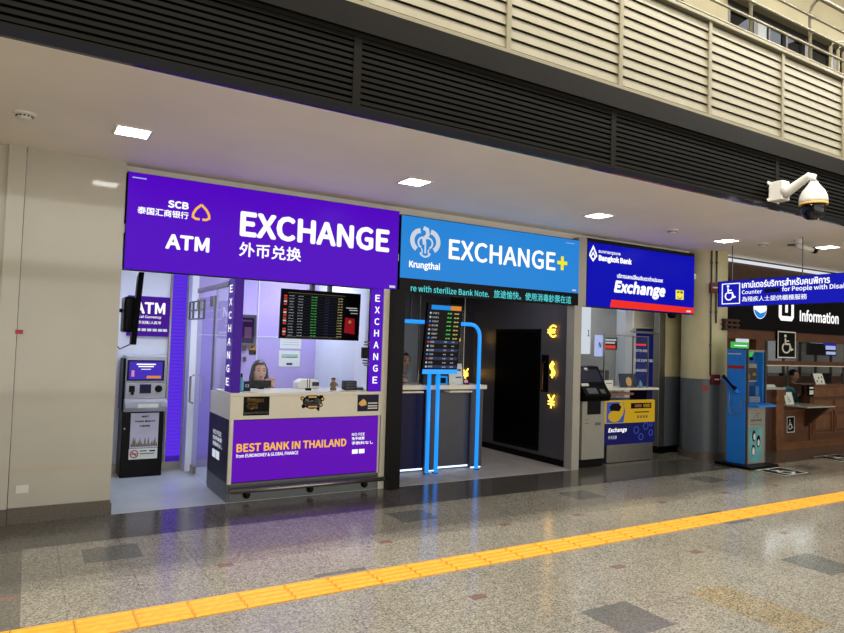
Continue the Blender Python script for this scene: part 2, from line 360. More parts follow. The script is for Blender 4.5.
# fascia of louvres
bays = [-3.12, -.63, 1.86, 4.35, 6.84, 9.33, 11.82, 14.31, 16.8]
pos_words = ['left end, above the first downlight', 'above the purple bank sign', 'above the two lit signs', 'left of the dome camera', 'behind the dome camera', 'right of the dome camera', 'far right, past the dome camera', 'rightmost, beyond the frame edge']
for i, (a, b) in enumerate(zip(bays, bays[1:])):
    if a > 14: break
    t = thing('louvre_panel', 'dark horizontal louvre bay in the canopy fascia, %s' % pos_words[i], 'louvre panel', ((a+b)/2, FY, 3.2), 'louvre bays of the canopy fascia')
    bm = NB(); z = 3.235
    while z < 3.70:
        prism(bm, Fr((0, 0, 0), (0, 1, 0), (0, 0, 1)), [(FY, z), (FY+.045, z+.018), (FY+.045, z+.026), (FY, z+.026)], a+.03, b-.03); z += .0435
    obj('slats', bm, 'louvre', t)
    obj('backing', B((a+.01, b-.01, FY+.06, FY+.08, 3.2, 3.73)), 'blackm', t)
    obj('frame', B((a, a+.03, FY-.004, FY+.06, 3.2, 3.73), (b-.03, b, FY-.004, FY+.06, 3.2, 3.73), (a+.03, b-.03, FY-.002, FY+.05, 3.70, 3.73), (a+.03, b-.03, FY-.002, FY+.05, 3.2, 3.225)), 'louvre', t)
struct('trim_3', B((-3.2, 14.4, FY-.012, FY+.02, CZ, 3.2)), 'trim')
struct('trim_4', B((-3.2, 14.4, FY-.03, FY+.08, 3.73, 3.91)), 'band')
# ---------------- upper gallery
struct('trim_5', B((-3.2, 14.4, FY+.02, 5.5, 3.75, 3.88)), 'band')
wx = [.65, 1.9, 3.15, 4.41, 5.66, 6.91, 8.15, 9.4, 10.65]
bl = ['cut by the top edge, farthest left', 'second from the left, cut by the top edge', 'above the purple and blue signs', 'above the lettered blue sign', 'above the deep blue sign', 'between the downlights and the upper windows', 'above the white dome camera', 'at the right edge of the photo']
for i, (a, b) in enumerate(zip(wx, wx[1:])):
    t = thing('balustrade_panel', 'cream slatted gallery balustrade panel, %s' % bl[i], 'balustrade panel', ((a+b)/2, FY, 3.91), 'slatted balustrade panels of the gallery')
    bm = NB(); z = 3.955
    for k in range(10):
        prism(bm, Fr((0, 0, 0), (0, 1, 0), (0, 0, 1)), [(FY-.010, z), (FY, z), (FY+.012, z+.079), (FY+.002, z+.079)], a+.022, b-.022); z += .0915
    obj('slats', bm, 'slat', t)
    obj('backing', B((a+.01, b-.01, FY+.02, FY+.03, 3.93, 4.88)), 'slatdark', t)
    obj('frame', B((a, a+.022, FY-.02, FY+.05, 3.91, 4.88), (b-.022, b, FY-.02, FY+.05, 3.91, 4.88), (a+.022, b-.022, FY-.02, FY+.05, 3.91, 3.945)), 'rail', t)
cp = thing('gallery_handrail', 'cream painted pipe handrail with four rails on top of the slatted balustrade', 'railing', (6, FY, 4.88))
obj('coping', B((.6, 10.7, FY-.035, FY+.07, 4.88, 4.915)), 'rail', cp, bev=.006)
for z in (4.965, 5.135, 5.315, 5.485): obj('rail', tube(NB(), [(.6, FY+.02, z), (10.7, FY+.02, z)], .014, 8), 'rail', cp, smooth=True)
obj('rail', tube(NB(), [(.6, FY-.06, 5.665), (10.7, FY-.06, 5.665)], .024, 8), 'rail', cp, smooth=True)
for x in (1.9, 3.03, 4.16, 5.29, 6.41, 7.54, 8.67, 9.8):
    p = obj('post', tube(NB(), [(x, FY+.045, 4.9), (x, FY+.045, 5.54), (x, FY+.03, 5.6), (x, FY-.01, 5.645), (x, FY-.05, 5.655)], .019, 8), 'rail', cp, smooth=True)
    bm = NB()
    for z in (4.965, 5.135, 5.315, 5.485): tube(bm, [(x, FY+.04, z-.03), (x+.05, FY+.02, z)], .008, 6)
    obj('bracket', bm, 'rail', p)
# side stair rail posts at the right edge
sr = thing('stair_railing', 'cluster of cream pipe posts behind the handrail at the right edge', 'railing', (8.4, 4.6, 3.9))
for x, y in ((8.9, 4.6), (9.08, 4.6), (9.22, 4.6)): obj('post', tube(NB(), [(x, y, 3.88), (x, y, 5.68), (x+.06, y, 5.75), (x+.6, y, 5.95)], .02, 8), 'rail', sr, smooth=True)
# gallery back wall, Y = 5.5, with windows
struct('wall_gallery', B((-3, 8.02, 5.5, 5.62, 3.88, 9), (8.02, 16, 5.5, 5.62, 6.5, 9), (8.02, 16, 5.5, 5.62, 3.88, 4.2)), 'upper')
struct('trim_6', B((8.0, 16, 5.36, 5.5, 6.46, 6.62)), 'upper')
struct('ceiling', B((-3, 16, 5.6, 9.6, 6.9, 7.0)), 'soffit')
w1 = bpy.data.objects.new('window_1', None); COL.objects.link(w1); w1.location = (10, 5.5, 4.2); w1['kind'] = 'structure'
obj('window_frame', B((8.02, 14, 5.51, 5.6, 6.36, 6.5), (8.02, 8.08, 5.5, 5.6, 4.2, 6.4), (8.62, 8.72, 5.5, 5.6, 4.2, 6.4), (8.98, 9.02, 5.5, 5.6, 4.2, 6.4), (9.42, 9.46, 5.5, 5.6, 4.2, 6.4), (9.92, 10.12, 5.5, 5.6, 4.2, 6.4), (10.68, 10.85, 5.5, 5.6, 4.2, 6.4), (11.2, 11.35, 5.5, 5.6, 4.2, 6.4), (8.02, 14, 5.51, 5.6, 4.2, 4.3)), 'ucolm', w1)
obj('sky_reflection', prism(NB(), facade(5.57), [(9.05, 6.17), (9.39, 6.16), (9.39, 6.46), (9.05, 6.47)], 0, .004), 'daylight', w1); obj('sky_reflection', prism(NB(), facade(5.57), [(9.47, 6.22), (9.75, 6.35), (9.75, 6.42), (9.47, 6.42)], 0, .004), 'daylight', w1); obj('sky_reflection', prism(NB(), facade(5.57), [(8.35, 6.2), (8.62, 6.2), (8.62, 6.40)], 0, .004), 'daylight', w1)  # white sky reflections in the panes, built as glowing shapes
obj('side_panel', B((8.74, 8.97, 5.52, 5.58, 4.25, 6.38)), 'grey_paint', w1)
obj('window_pane', B((8.08, 8.62, 5.55, 5.556, 4.3, 6.36), (9.02, 9.42, 5.55, 5.556, 4.3, 6.36), (9.46, 9.92, 5.55, 5.556, 4.3, 6.36), (10.12, 10.68, 5.55, 5.556, 4.3, 6.36), (10.85, 11.2, 5.55, 5.556, 4.3, 6.36), (11.35, 14, 5.55, 5.556, 4.3, 6.36)), 'glassd', w1)
struct('wall_gallery_room', B((7.5, 16, 9.5, 9.6, 3.88, 7)), 'grey_paint')
w2 = bpy.data.objects.new('window_2', None); COL.objects.link(w2); w2.location = (15, 9.45, 7); w2['kind'] = 'structure'
w2f = obj('window_pane', B((12.4, 13.3, 6.9, 6.95, 7.3, 8.5), (13.9, 15.2, 8.6, 8.65, 7.3, 8.7)), 'daylight', w2)
bpy.data.objects.remove(w2f); bpy.data.objects.remove(w2)
# office light troughs inside the gallery room, seen through its panes
for k, (x0, x1, y0, y1, lb) in enumerate(((9.6, 10.6, 6.05, 6.3, 'farther left'), (10.7, 12.0, 6.4, 6.7, 'farther right'))):
    pass

# ---------------- ceiling fittings
dl = None
for i, (x, y, lb) in enumerate(((.62, 5.43, 'left, in front of the purple sign'), (3.12, 5.43, 'above the gap between purple and light blue signs'), (5.62, 5.47, 'above the gap between light blue and deep blue signs'), (8.2, 5.6, 'above the round column'), (9.67, 5.03, 'at the far right above the wheelchair sign'))):
    if dl is None:
        dl = thing('downlight', 'square recessed ceiling downlight, glowing white, '+lb, 'ceiling light', (x, y, CZ-.01), 'square downlights in the canopy soffit')
        s = .115
        obj('trim_frame', B((x-s-.02, x+s+.02, y-s-.02, y-s, CZ-.008, CZ+.01), (x-s-.02, x+s+.02, y+s, y+s+.02, CZ-.008, CZ+.01), (x-s-.02, x-s, y-s, y+s, CZ-.008, CZ+.01), (x+s, x+s+.02, y-s, y+s, CZ-.008, CZ+.01)), 'whitep', dl)
        obj('diffuser', B((x-s, x+s, y-s, y+s, CZ-.004, CZ+.01)), 'lamp', dl)
        d0 = (x, y)
    else: copy_thing(dl, (x-d0[0], y-d0[1], 0), 'square recessed ceiling downlight, glowing white, '+lb)
sd = thing('smoke_detector', 'round white smoke detector on the soffit at far left', 'smoke detector', (-.09, 5.45, CZ), 'smoke detectors on the soffit')
obj('base_ring', lathe(NB(), (-.09, 5.45, CZ), [(.075, 0), (.075, -.015), (.06, -.02)], 24), 'whitep', sd, smooth=False)
hd = obj('sensor_head', lathe(NB(), (-.09, 5.45, CZ), [(.05, -.02), (.05, -.032), (.035, -.045), (.01, -.05)], 24), 'whitep', sd)
bm = NB()
for k in range(12):
    a = k*PI/6; bx(bm, -.09+.05*math.cos(a)-.006, -.09+.05*math.cos(a)+.006, 5.45+.05*math.sin(a)-.006, 5.45+.05*math.sin(a)+.006, CZ-.03, CZ-.022)
obj('vent_slots', bm, 'blackm', sd)
copy_thing(sd, (7.09, .09, 0), 'round white smoke detector above the deep blue bank sign')
copy_thing(sd, (8.85, -.03, 0), 'small round ceiling detector above the round column and conduits')
tag(obj('ceiling_vent', lathe(NB(), (9.15, 5.2, CZ), [(.09, 0), (.09, -.012), (.05, -.016)], 24), 'darksteel'), 'round dark ceiling vent near the bullet camera', 'vent')
# PTZ dome camera
pc = thing('dome_camera', 'white pan-tilt dome surveillance camera on a bracket, dark globe below', 'camera', (6.7, 4.05, 3.2))
obj('junction_box', B((6.65, 6.79, 3.91, 4.06, 3.215, 3.42)), 'whitep', pc, bev=.01)
bm = NB()
for x in (6.635, 6.805):
    for z in (3.23, 3.41): lathe(bm, (x, 4.055, z), [(.02, 0), (.02, -.012)], 10, (0, 1, 0))
obj('mounting_lug', bm, 'whitep', pc)
obj('arm', tube(NB(), [(6.71, 3.92, 3.30), (6.71, 3.87, 3.31), (6.71, 3.72, 3.39), (6.71, 3.67, 3.415), (6.71, 3.635, 3.40), (6.71, 3.625, 3.34)], [.075, .05, .042, .042, .042, .042], 14), 'whitep', pc, smooth=True)
obj('cowl', lathe(NB(), (6.71, 3.625, 3.13), [(.128, 0), (.13, .03), (.122, .08), (.10, .13), (.06, .18), (.045, .205), (.04, .22)], 32), 'whitep', pc, smooth=True)
obj('trim_ring', lathe(NB(), (6.71, 3.625, 3.115), [(.129, .0), (.132, .006), (.129, .02)], 32), 'gold', pc)
obj('globe', lathe(NB(), (6.71, 3.625, 2.965), [(.02, 0), (.06, .006), (.09, .03), (.106, .07), (.112, .12), (.115, .155)], 32), mat('black_dome_glass', (6, 7, 10), .06, noise=0), pc, smooth=True)
# bullet camera
bc = thing('bullet_camera', 'small white bullet camera hanging from the soffit beside the wheelchair sign', 'camera', (9.0, 4.95, CZ))
obj('base', lathe(NB(), (8.82, 4.95, CZ), [(.06, 0), (.06, -.02), (.03, -.05)], 20), 'whitep', bc)
obj('body', tube(NB(), [(8.82, 4.98, CZ-.07), (9.12, 4.93, CZ-.11)], .035, 12), 'whitep', bc, smooth=True)
obj('lens_hood', tube(NB(), [(9.11, 4.932, CZ-.108), (9.17, 4.922, CZ-.116)], .04, 12), 'black', bc, smooth=True)

# ---------------- round column between the banks and the information counter
CX, CY, CR = 9.076, 6.563, .331
c = thing('round_column', 'round column, cream above and grey below, with conduits and red boxes', 'column', (CX, CY, 0))
obj('shaft', lathe(NB(), (CX, CY, 1.2), [(CR, 0), (CR, CZ-1.2)], 64), 'cream', c, smooth=False)
obj('lower_shaft', lathe(NB(), (CX, CY, 0), [(CR+.002, 0), (CR+.002, 1.2)], 64), 'grey_paint', c)
obj('skirting', lathe(NB(), (CX, CY, 0), [(CR+.02, 0), (CR+.02, .10), (CR+.005, .105)], 64), 'granite', c)
def oncol(ang, r): a = math.radians(ang); return (CX+r*math.cos(a), CY+r*math.sin(a))
for a, z0, nm in ((-128, 1.26, 'left'), (-115, 2.6, 'right')):
    x, y = oncol(a, CR+.012)
    t = thing('conduit', 'thin grey vertical conduit pipe on the round column, the %s one' % nm, 'conduit', (x, y, z0))
    obj('pipe', tube(NB(), [(x, y, z0 if nm == 'left' else 2.05), (x, y, CZ)], .012, 8), 'darksteel', t, smooth=True)
    bm = NB()
    for z in (2.95, 2.6, 2.2) + ((1.7,) if nm == 'left' else ()): lathe(bm, (x, y, z), [(.02, 0), (.02, .03)], 10)
    obj('clip', bm, 'darksteel', t)
def colbox(name, ang, z, w, h, m, label, cat, dep=.05):
    a = math.radians(ang); x, y = oncol(ang, CR+.045); U = Vector((-math.sin(a), math.cos(a), 0)); fr = Fr((x, y, z), U, (0, 0, 1))
    t = thing(name, label, cat, (x, y, z-h/2))
    obj('body', rect(NB(), fr, -w/2, w/2, -h/2, h/2, -.02, dep), m, t, bev=.004)
    return t, fr
t, fr = colbox('alarm_box', -122, 2.58, .16, .15, 'maroon', 'dark red alarm box high on the round column beside the conduits', 'alarm')
obj('print', rect(NB(), fr, -.05, .04, -.01, .012, .05, .053), 'stickerw', t)
t, fr = colbox('call_point', -119, 1.20, .12, .15, 'maroon', 'dark red fire call point below the conduit on grey column paint', 'alarm')
obj('print', rect(NB(), fr, -.03, .04, -.005, .015, .05, .053), 'stickerw', t)
tag(obj('red_sticker', (lambda f: rect(NB(), f, -.04, .04, -.04, .04, -.015, .002))(Fr((*oncol(-140, CR+.004), 1.06), (-math.sin(math.radians(-140)), math.cos(math.radians(-140)), 0), (0, 0, 1))), 'redp'), 'small red square sticker on the grey part of the round column', 'sticker')
t = thing('cable_rack', 'small brown slotted rack bracket at the right side of the round column', 'rack', (9.2, 6.2, 1.95))
for z in (1.95, 2.02, 2.09): obj('bar', B((9.02, 9.40, 6.17, 6.225, z, z+.03)), 'wooddk', t)
for x in (9.05, 9.20, 9.34): obj('upright', B((x, x+.03, 6.18, 6.24, 1.945, 2.125)), 'wooddk', t)

# ================================================================== PURPLE BANK

t = thing('purple_bank_sign', 'large backlit purple fascia sign reading SCB ATM EXCHANGE', 'sign', (2.12, 6.38, 2.19))
obj('housing', B((.715, 3.525, 6.45, 6.56, 2.185, 3.075)), 'blackm', t)
obj('light_face', B((.72, 3.515, 6.44, 6.452, 2.19, 3.07)), 'purple', t)
def U6(u): return u*6.30/6.46
def rz(z): return 1.6+(z-1.6)*6.30/6.46
sgn = Fr((0, 6.44, 0), (1, 0, 0), (0, 0, 1))
text('SCB', sgn, 1.065, 1.25, 2.79, 2.86, 'white', t, .06)
text('泰国汇商银行', sgn, .806, 1.252, 2.70, 2.768, 'white', t, .022)
text('ATM', sgn, 1.058, 1.456, 2.405, 2.545, 'white', t, .055)
text('EXCHANGE', sgn, 1.74, 3.40, 2.595, 2.85, 'white', t, .05)
text('外币兑换', sgn, 1.742, 2.379, 2.40, 2.542, 'white', t, .02)
obj('small_print', rect(NB(), sgn, .75, .87, 3.02, 3.03), 'lilac', t)
bm = NB()
stroke(bm, sgn, [(1.355, 2.715), (1.32, 2.715), (1.292, 2.732), (1.295, 2.765), (1.32, 2.81), (1.367, 2.855)], .022)
stroke(bm, sgn, [(1.38, 2.715), (1.415, 2.715), (1.443, 2.732), (1.44, 2.765), (1.415, 2.81), (1.367, 2.855)], .022)
obj('bank_emblem', bm, 'orange', t)
obj('rating_plate', B((3.42, 3.49, 6.434, 6.44, 2.21, 2.235)), 'wsoft', t)

# booth counter
t = thing('exchange_counter', 'white-topped exchange counter with purple lightbox front and steel base', 'counter', (2.55, 6.8, 0))
obj('carcass', B((1.742, 3.36, YF+.012, 6.85, .18, .80)), 'navy', t)
obj('fascia', B((1.72, 3.36, YF-.02, 6.95, .80, 1.03), (1.72, 1.74, 6.95, 7.24, .80, 1.03)), 'countertop', t, bev=.004)
obj('worktop', B((1.715, 3.36, YF-.03, 7.02, 1.03, 1.062)), 'countertop', t, bev=.004)
obj('base', B((1.745, 3.41, YF-.005, 6.87, 0.004, .185), (1.722, 1.745, YF, 7.24, .004, .185)), 'darksteel', t, bev=.003)
obj('frame', B((1.725, 1.76, YF-.02, YF+.01, .18, .80), (3.34, 3.37, YF-.02, YF+.01, .18, .80)), 'countertop', t)
lf = obj('light_face', B((1.76, 3.34, YF-.012, YF+.01, .195, .79)), 'purple2', t)
f = Fr((0, YF-.013, 0), (1, 0, 0), (0, 0, 1))
text('BEST BANK IN THAILAND', f, 1.80, 2.968, .485, .568, 'orange', lf, .045)
text('from EUROMONEY & GLOBAL FINANCE', f, 1.80, 2.434, .432, .468, 'white', lf, .02)
text('NO FEE', f, 3.03, 3.182, .59, .62, 'white', lf, .02)
text('免手续费', f, 3.03, 3.18, .545, .578, 'white', lf, .02)
text('手数料なし', f, 3.03, 3.285, .495, .53, 'white', lf, .02)
obj('card_icon', rect(rect(NB(), f, 3.04, 3.105, .40, .445), f, 3.12, 3.185, .40, .445), 'white', lf)
sp = obj('side_panel', B((1.722, 1.742, YF+.012, 7.24, .19, .80)), 'navy', t)
f = sidewall(1.722)
for k, s in enumerate(('NO FEE', '免手续费', '手数料なし')): text(s, f, -7.05, -6.72+.03*k, .60-.06*k, .645-.06*k, 'wsoft', sp, .02, name='lettering')
obj('card_icon', rect(rect(NB(), f, -7.05, -6.93, .36, .44), f, -6.90, -6.78, .36, .44), 'wsoft', sp)
# stickers on fascia
f = Fr((0, YF-.02, 0), (1, 0, 0), (0, 0, 1))
k_ = thing('payment_sticker', 'dark sticker with gold QR letters on the left of the white counter fascia', 'sticker', (1.98, YF-.02, .84))
obj('sheet', rect(NB(), f, 1.85, 2.11, .84, 1.025, 0, .002), 'stickerblk', k_)
text('รับสแกน', f, 1.88, 2.05, .97, 1.015, 'gold', k_, .07, d0=.002, d=.002)
text('QR', f, 1.885, 1.99, .90, .96, 'gold', k_, .09, d0=.002, d=.002)
text('ทุกแอปธนาคาร', f, 1.86, 2.10, .85, .88, 'stickerw', k_, .05, d0=.002, d=.002)
k_ = thing('speech_bubble_sticker', 'black round speech bubble sticker in the middle of the white counter fascia', 'sticker', (2.57, YF-.02, .86))
bm = disc(NB(), f, 2.565, .965, .105, 0, .002, 28, .075)
prism(bm, f, [(2.60, .90), (2.64, .86), (2.65, .91)], 0, .002)
for a, b in ((2.455, 1.0), (2.47, .92), (2.675, .99), (2.66, 1.02), (2.66, .93)): disc(bm, f, a, b, .022, 0, .002, 12)
obj('sheet', bm, 'stickerblk', k_)
text('รับฟรี!', f, 2.48, 2.655, .93, .995, 'stickerw', k_, .06, d0=.002, d=.002)
obj('captions', rect(rect(NB(), f, 2.52, 2.61, 1.005, 1.02, .002, .004), f, 2.52, 2.62, .905, .92, .002, .004), 'gold', k_)
obj('coin', disc(disc(disc(NB(), f, 2.455, 1.0, .012, .002, .004, 10), f, 2.675, .99, .012, .002, .004, 10), f, 2.66, .93, .012, .002, .004, 10), 'gold', k_)
k_ = thing('promotion_sticker', 'dark navy promotion sticker at the right end of the white counter fascia', 'sticker', (3.21, YF-.02, .85))
obj('sheet', rect(NB(), f, 3.08, 3.335, .85, 1.03, 0, .002), 'navy', k_)
obj('picture', prism(NB(), f, [(3.09, .93), (3.13, .905), (3.19, .92), (3.18, .96), (3.15, .985), (3.11, .955)], .002, .004), 'gold', k_)
for z in (.93, .90, .875): obj('caption', rect(NB(), f, 3.205, 3.32, z, z+.013, .002, .004), 'stickerw', k_)
# foot rail
t = thing('foot_rail', 'polished steel foot rail in front of the purple exchange counter', 'rail', (2.55, 6.36, 0))
obj('tube', tube(NB(), [(1.74, 6.36, .125), (3.40, 6.36, .125)], .022, 14), 'steel', t, smooth=True)
for x in (1.92, 2.58, 3.20):
    b_ = obj('bracket', tube(NB(), [(x, 6.37, .12), (x, YF-.002, .07)], .016, 10), 'steel', t, smooth=True)
    obj('rubber_bumper', lathe(NB(), (x, YF-.005, .065), [(.035, 0), (.035, -.02), (.02, -.035)], 16, (0, 1, 0)), 'black', b_)
# vertical lit strips
t = thing('vertical_sign_strip', 'vertical purple EXCHANGE strip at the left corner of the exchange booth', 'sign', (1.76, 6.55, 1.065), 'vertical exchange strips')
obj('housing', B((1.725, 1.815, YF, 6.70, 1.062, 2.19)), 'dpurple', t, bev=.004)
f = sidewall(1.725)
for i, ch in enumerate('EXCHANGE'): text(ch, f, -6.64, -6.53, 2.05-.132*i, 2.125-.132*i, 'white', t, .03)
t = thing('vertical_sign_strip', 'vertical purple EXCHANGE strip at the right side of the exchange booth', 'sign', (3.28, 6.5, 1.065), 'vertical exchange strips')
obj('housing', B((3.205, 3.36, YF, 6.49, 1.062, 2.19)), 'blackm', t)
obj('light_face', B((3.208, 3.357, YF-.008, YF, 1.066, 2.186)), 'purple', t)
f = facade(YF-.008)
for i, ch in enumerate('EXCHANGE'): text(ch, f, 3.255, 3.315, 2.045-.128*i, 2.12-.128*i, 'white', t, .03)
struct('trim_7', B((3.36, 3.43, YF-.02, 8.5, 0, 2.19)), 'countertop')
struct('trim_8', B((3.43, 3.57, YF-.13, YF+.1, 0, 2.19), (3.57, 3.60, YF, 8.8, 0, 2.52)), 'black')
# booth walls
struct('wall_booth_back', B((1.76, 3.45, 8.35, 8.47, 0, 2.52)), 'lav')
struct('wall_booth_right', B((3.34, 3.36, 6.6, 8.35, 0.01, 2.52)), 'whitewall')
struct('wall_atm_back', B((.70, 1.76, 8.35, 8.47, 0, 2.52)), 'whitewall')
struct('wall_atm_left', B((.68, .703, YF+.03, 8.35, .1, 2.52)), 'whitewall')
struct('baseboard_back', B((.71, 1.72, 8.325, 8.35, 0.003, .10)), 'steel')
struct('trim_9', B((2.53, 2.54, 8.335, 8.35, .1, 2.5), (1.80, 2.9, 8.34, 8.35, 1.62, 1.63)), 'whitewall')
# booth screens
def glasspane(name, bm, label, cat='glass pane', m='glass'):
    return tag(obj(name, bm, m), label, cat)
glasspane('counter_glass', B((1.83, 2.50, 6.80, 6.808, 1.062, 1.62)), 'clear glass counter screen before the seated clerk')
glasspane('counter_glass', B((2.51, 3.20, 6.80, 6.808, 1.062, 1.62)), 'clear glass counter screen at the right, before the figurine')
t = thing('side_glass_partition', 'tall clear glass partition on the left side of the exchange booth', 'partition', (1.74, 6.9, 1.06))
obj('pane', B((1.735, 1.745, 6.71, 7.24, 1.062, 2.12)), 'glassg', t)
obj('head_frame', B((1.72, 1.76, 6.71, 8.34, 2.12, 2.17)), 'steel', t)
t = thing('glass_door', 'frameless glass door with long pull handle beside the exchange booth', 'door', (1.73, 7.6, 0))
obj('leaf', B((1.725, 1.737, 7.26, 8.06, .03, 2.05)), 'glassg', t)
obj('leaf_edge', B((1.722, 1.740, 7.25, 7.262, .03, 2.05)), 'darksteel', t)
h_ = obj('pull_handle', tube(NB(), [(1.70, 7.98, .82), (1.66, 7.98, .84), (1.66, 7.98, 1.13), (1.70, 7.98, 1.15)], .013, 10), 'steel', t, smooth=True)
obj('patch_fitting', B((1.71, 1.75, 7.26, 7.42, 1.93, 2.05), (1.71, 1.75, 7.9, 8.06, 1.93, 2.05), (1.71, 1.75, 7.9, 8.06, .02, .10)), 'steel', t, bev=.004)
bm = NB()
for y in (7.35, 7.6, 7.9, 8.1): tube(bm, [(1.64, y, 1.80), (1.64, y, 2.0)], .012, 8)
for z in (1.80, 1.9, 2.0): tube(bm, [(1.64, 7.35, z), (1.64, 8.1, z)], .009, 8)
obj('closer_arm', bm, 'darksteel', t)
# door to back wall panel and jamb
struct('trim_10', B((1.66, 1.735, 8.10, 8.35, 0.01, 2.52)), 'whitewall')
# violet lit panel with ribs
t = thing('lit_wall_panel', 'tall violet glowing ribbed wall panel right of the cash machine', 'light panel', (1.555, 8.33, .1))
bm = NB(); z = .17
while z < 2.48: bx(bm, 1.475, 1.640, 8.30, 8.318, z, z+.036); z += .042
obj('ribs', bm, 'purple3', t)
obj('backing', B((1.475, 1.64, 8.318, 8.35, .1, 2.5)), emat('purple_rib_gap', (60, 30, 170), .8), t)
obj('edge_strip', B((1.455, 1.475, 8.30, 8.35, .1, 2.5), (1.64, 1.66, 8.30, 8.35, .1, 2.5)), 'steel', t)
# purple ATM wall sign
t = thing('cash_machine_sign', 'square purple wall sign with white ATM letters above the cash machine', 'sign', (1.22, 8.33, 1.58))
obj('light_face', B((.99, 1.45, 8.31, 8.35, 1.585, 2.055)), emat('purple_atm_sign', (66, 12, 140)), t)
f = facade(8.31)
text('ATM', f, 1.06, 1.40, 1.85, 1.985, 'white', t, .04)
text('Local Currency', f, 1.06, 1.36, 1.79, 1.83, 'white', t, .02)
text('外币兑换/人民币', f, 1.06, 1.36, 1.725, 1.765, 'white', t, .01)
obj('card_logos', B(*[(x, x+.045, 8.304, 8.31, 1.645, 1.675) for x in (1.03, 1.09, 1.15, 1.21, 1.27, 1.33, 1.385)]), 'wsoft', t)
# cash machine
t = thing('cash_machine', 'cash machine with silver head, violet screen and black lower cabinet', 'cash machine', (1.17, 8.1, 0))
cab = obj('cabinet', B((.95, 1.39, 8.0, 8.34, .004, .74), (.94, .975, 8.02, 8.34, .74, 1.33)), 'black', t, bev=.01)
hd = obj('head_panel', B((.965, 1.385, 7.98, 8.34, 1.06, 1.36)), 'atmgrey', t, bev=.01)
sc_ = obj('screen', B((.995, 1.345, 7.974, 7.982, 1.10, 1.30)), 'atmscreen', t)
obj('screen_bezel', B((.975, .995, 7.970, 7.985, 1.085, 1.315), (1.345, 1.365, 7.970, 7.985, 1.085, 1.315), (.995, 1.345, 7.970, 7.985, 1.30, 1.315), (.995, 1.345, 7.970, 7.985, 1.085, 1.10)), 'blackm', t)
f = facade(7.974)
obj('print', rect(rect(rect(NB(), f, 1.07, 1.27, 1.262, 1.276), f, 1.09, 1.25, 1.238, 1.25), f, 1.12, 1.22, 1.21, 1.217), 'white', sc_)
obj('banner', B((1.18, 1.33, 7.970, 7.974, 1.11, 1.14)), 'otxt', sc_); obj('picture', B((1.02, 1.05, 7.970, 7.974, 1.13, 1.2)), 'pink', sc_)
mid = obj('middle_panel', B((.965, 1.385, 7.96, 8.34, .88, 1.06)), 'atmgrey', t, bev=.008)
obj('card_reader', B((1.0, 1.06, 7.945, 7.962, .96, 1.03), (1.02, 1.05, 7.93, 7.962, .93, .97)), 'black', mid, bev=.003)
obj('keypad_recess', B((1.11, 1.23, 7.95, 7.962, .945, 1.045)), 'navy', mid)
obj('receipt_slot', lathe(NB(), (1.31, 7.962, .995), [(.04, 0), (.04, -.012), (.03, -.02)], 20, (0, 1, 0)), 'black', mid)
bin_ = obj('dispenser_bay', prism(NB(), Fr((0, 0, 0), (0, 1, 0), (0, 0, 1)), [(8.3, .74), (7.94, .74), (7.88, .79), (7.88, .86), (7.94, .88), (8.3, .88)], .96, 1.40), 'atmgrey', t, bev=.006)
obj('keypad', B((1.09, 1.30, 7.87, 7.885, .79, .83)), 'whitep', bin_); obj('cover', lathe(NB(), (1.355, 7.885, .83), [(.04, 0), (.04, -.02), (.03, -.03)], 18, (0, 1, 0)), 'atmgrey', bin_)
obj('lock', lathe(NB(), (.98, 8.0, .55), [(.01, 0), (.01, -.008)], 12, (0, 1, 0)), 'steel', cab)
f = facade(8.0)
k_ = thing('cash_machine_poster', 'pale poster with temple skyline on the black cash machine door', 'poster', (1.18, 7.995, .2))
obj('sheet', rect(NB(), f, 1.04, 1.335, .33, .72, 0, .003), 'posterw', k_)
text('GET\nTHAI BAHT\nHERE', f, 1.08, 1.30, .565, .69, 'navy', k_, .06, d0=.003, d=.002, align='CENTER')
bm = NB(); random.seed(3)
for i in range(16):
    x = 1.05+i*.0175; h = random.choice((.02, .03, .05, .04, .09, .025)); prism(bm, f, [(x, .345), (x+.016, .345), (x+.016, .345+h*.6), (x+.008, .345+h+.02), (x, .345+h*.6)], .003, .005)
obj('skyline', bm, 'khaki', k_)
k_ = thing('no_smoking_notice', 'small white no smoking notice under the skyline poster', 'notice', (1.18, 7.995, .2))
obj('sheet', rect(NB(), f, 1.035, 1.335, .205, .325, 0, .003), 'paper', k_)
bm = stroke(NB(), f, arc(1.09, .265, .04, 0, 342, 18), .01, .003, .005, closed=True); stroke(bm, f, [(1.062, .293), (1.118, .237)], .01, .003, .005)
obj('prohibition_ring', bm, 'redp', k_); obj('cigarette', rect(NB(), f, 1.06, 1.12, .26, .27, .003, .004), 'stickerblk', k_)
obj('caption', rect(rect(rect(NB(), f, 1.15, 1.22, .29, .30, .003, .004), f, 1.15, 1.30, .26, .268, .003, .004), f, 1.25, 1.31, .285, .30, .003, .004), 'stickerblk', k_)
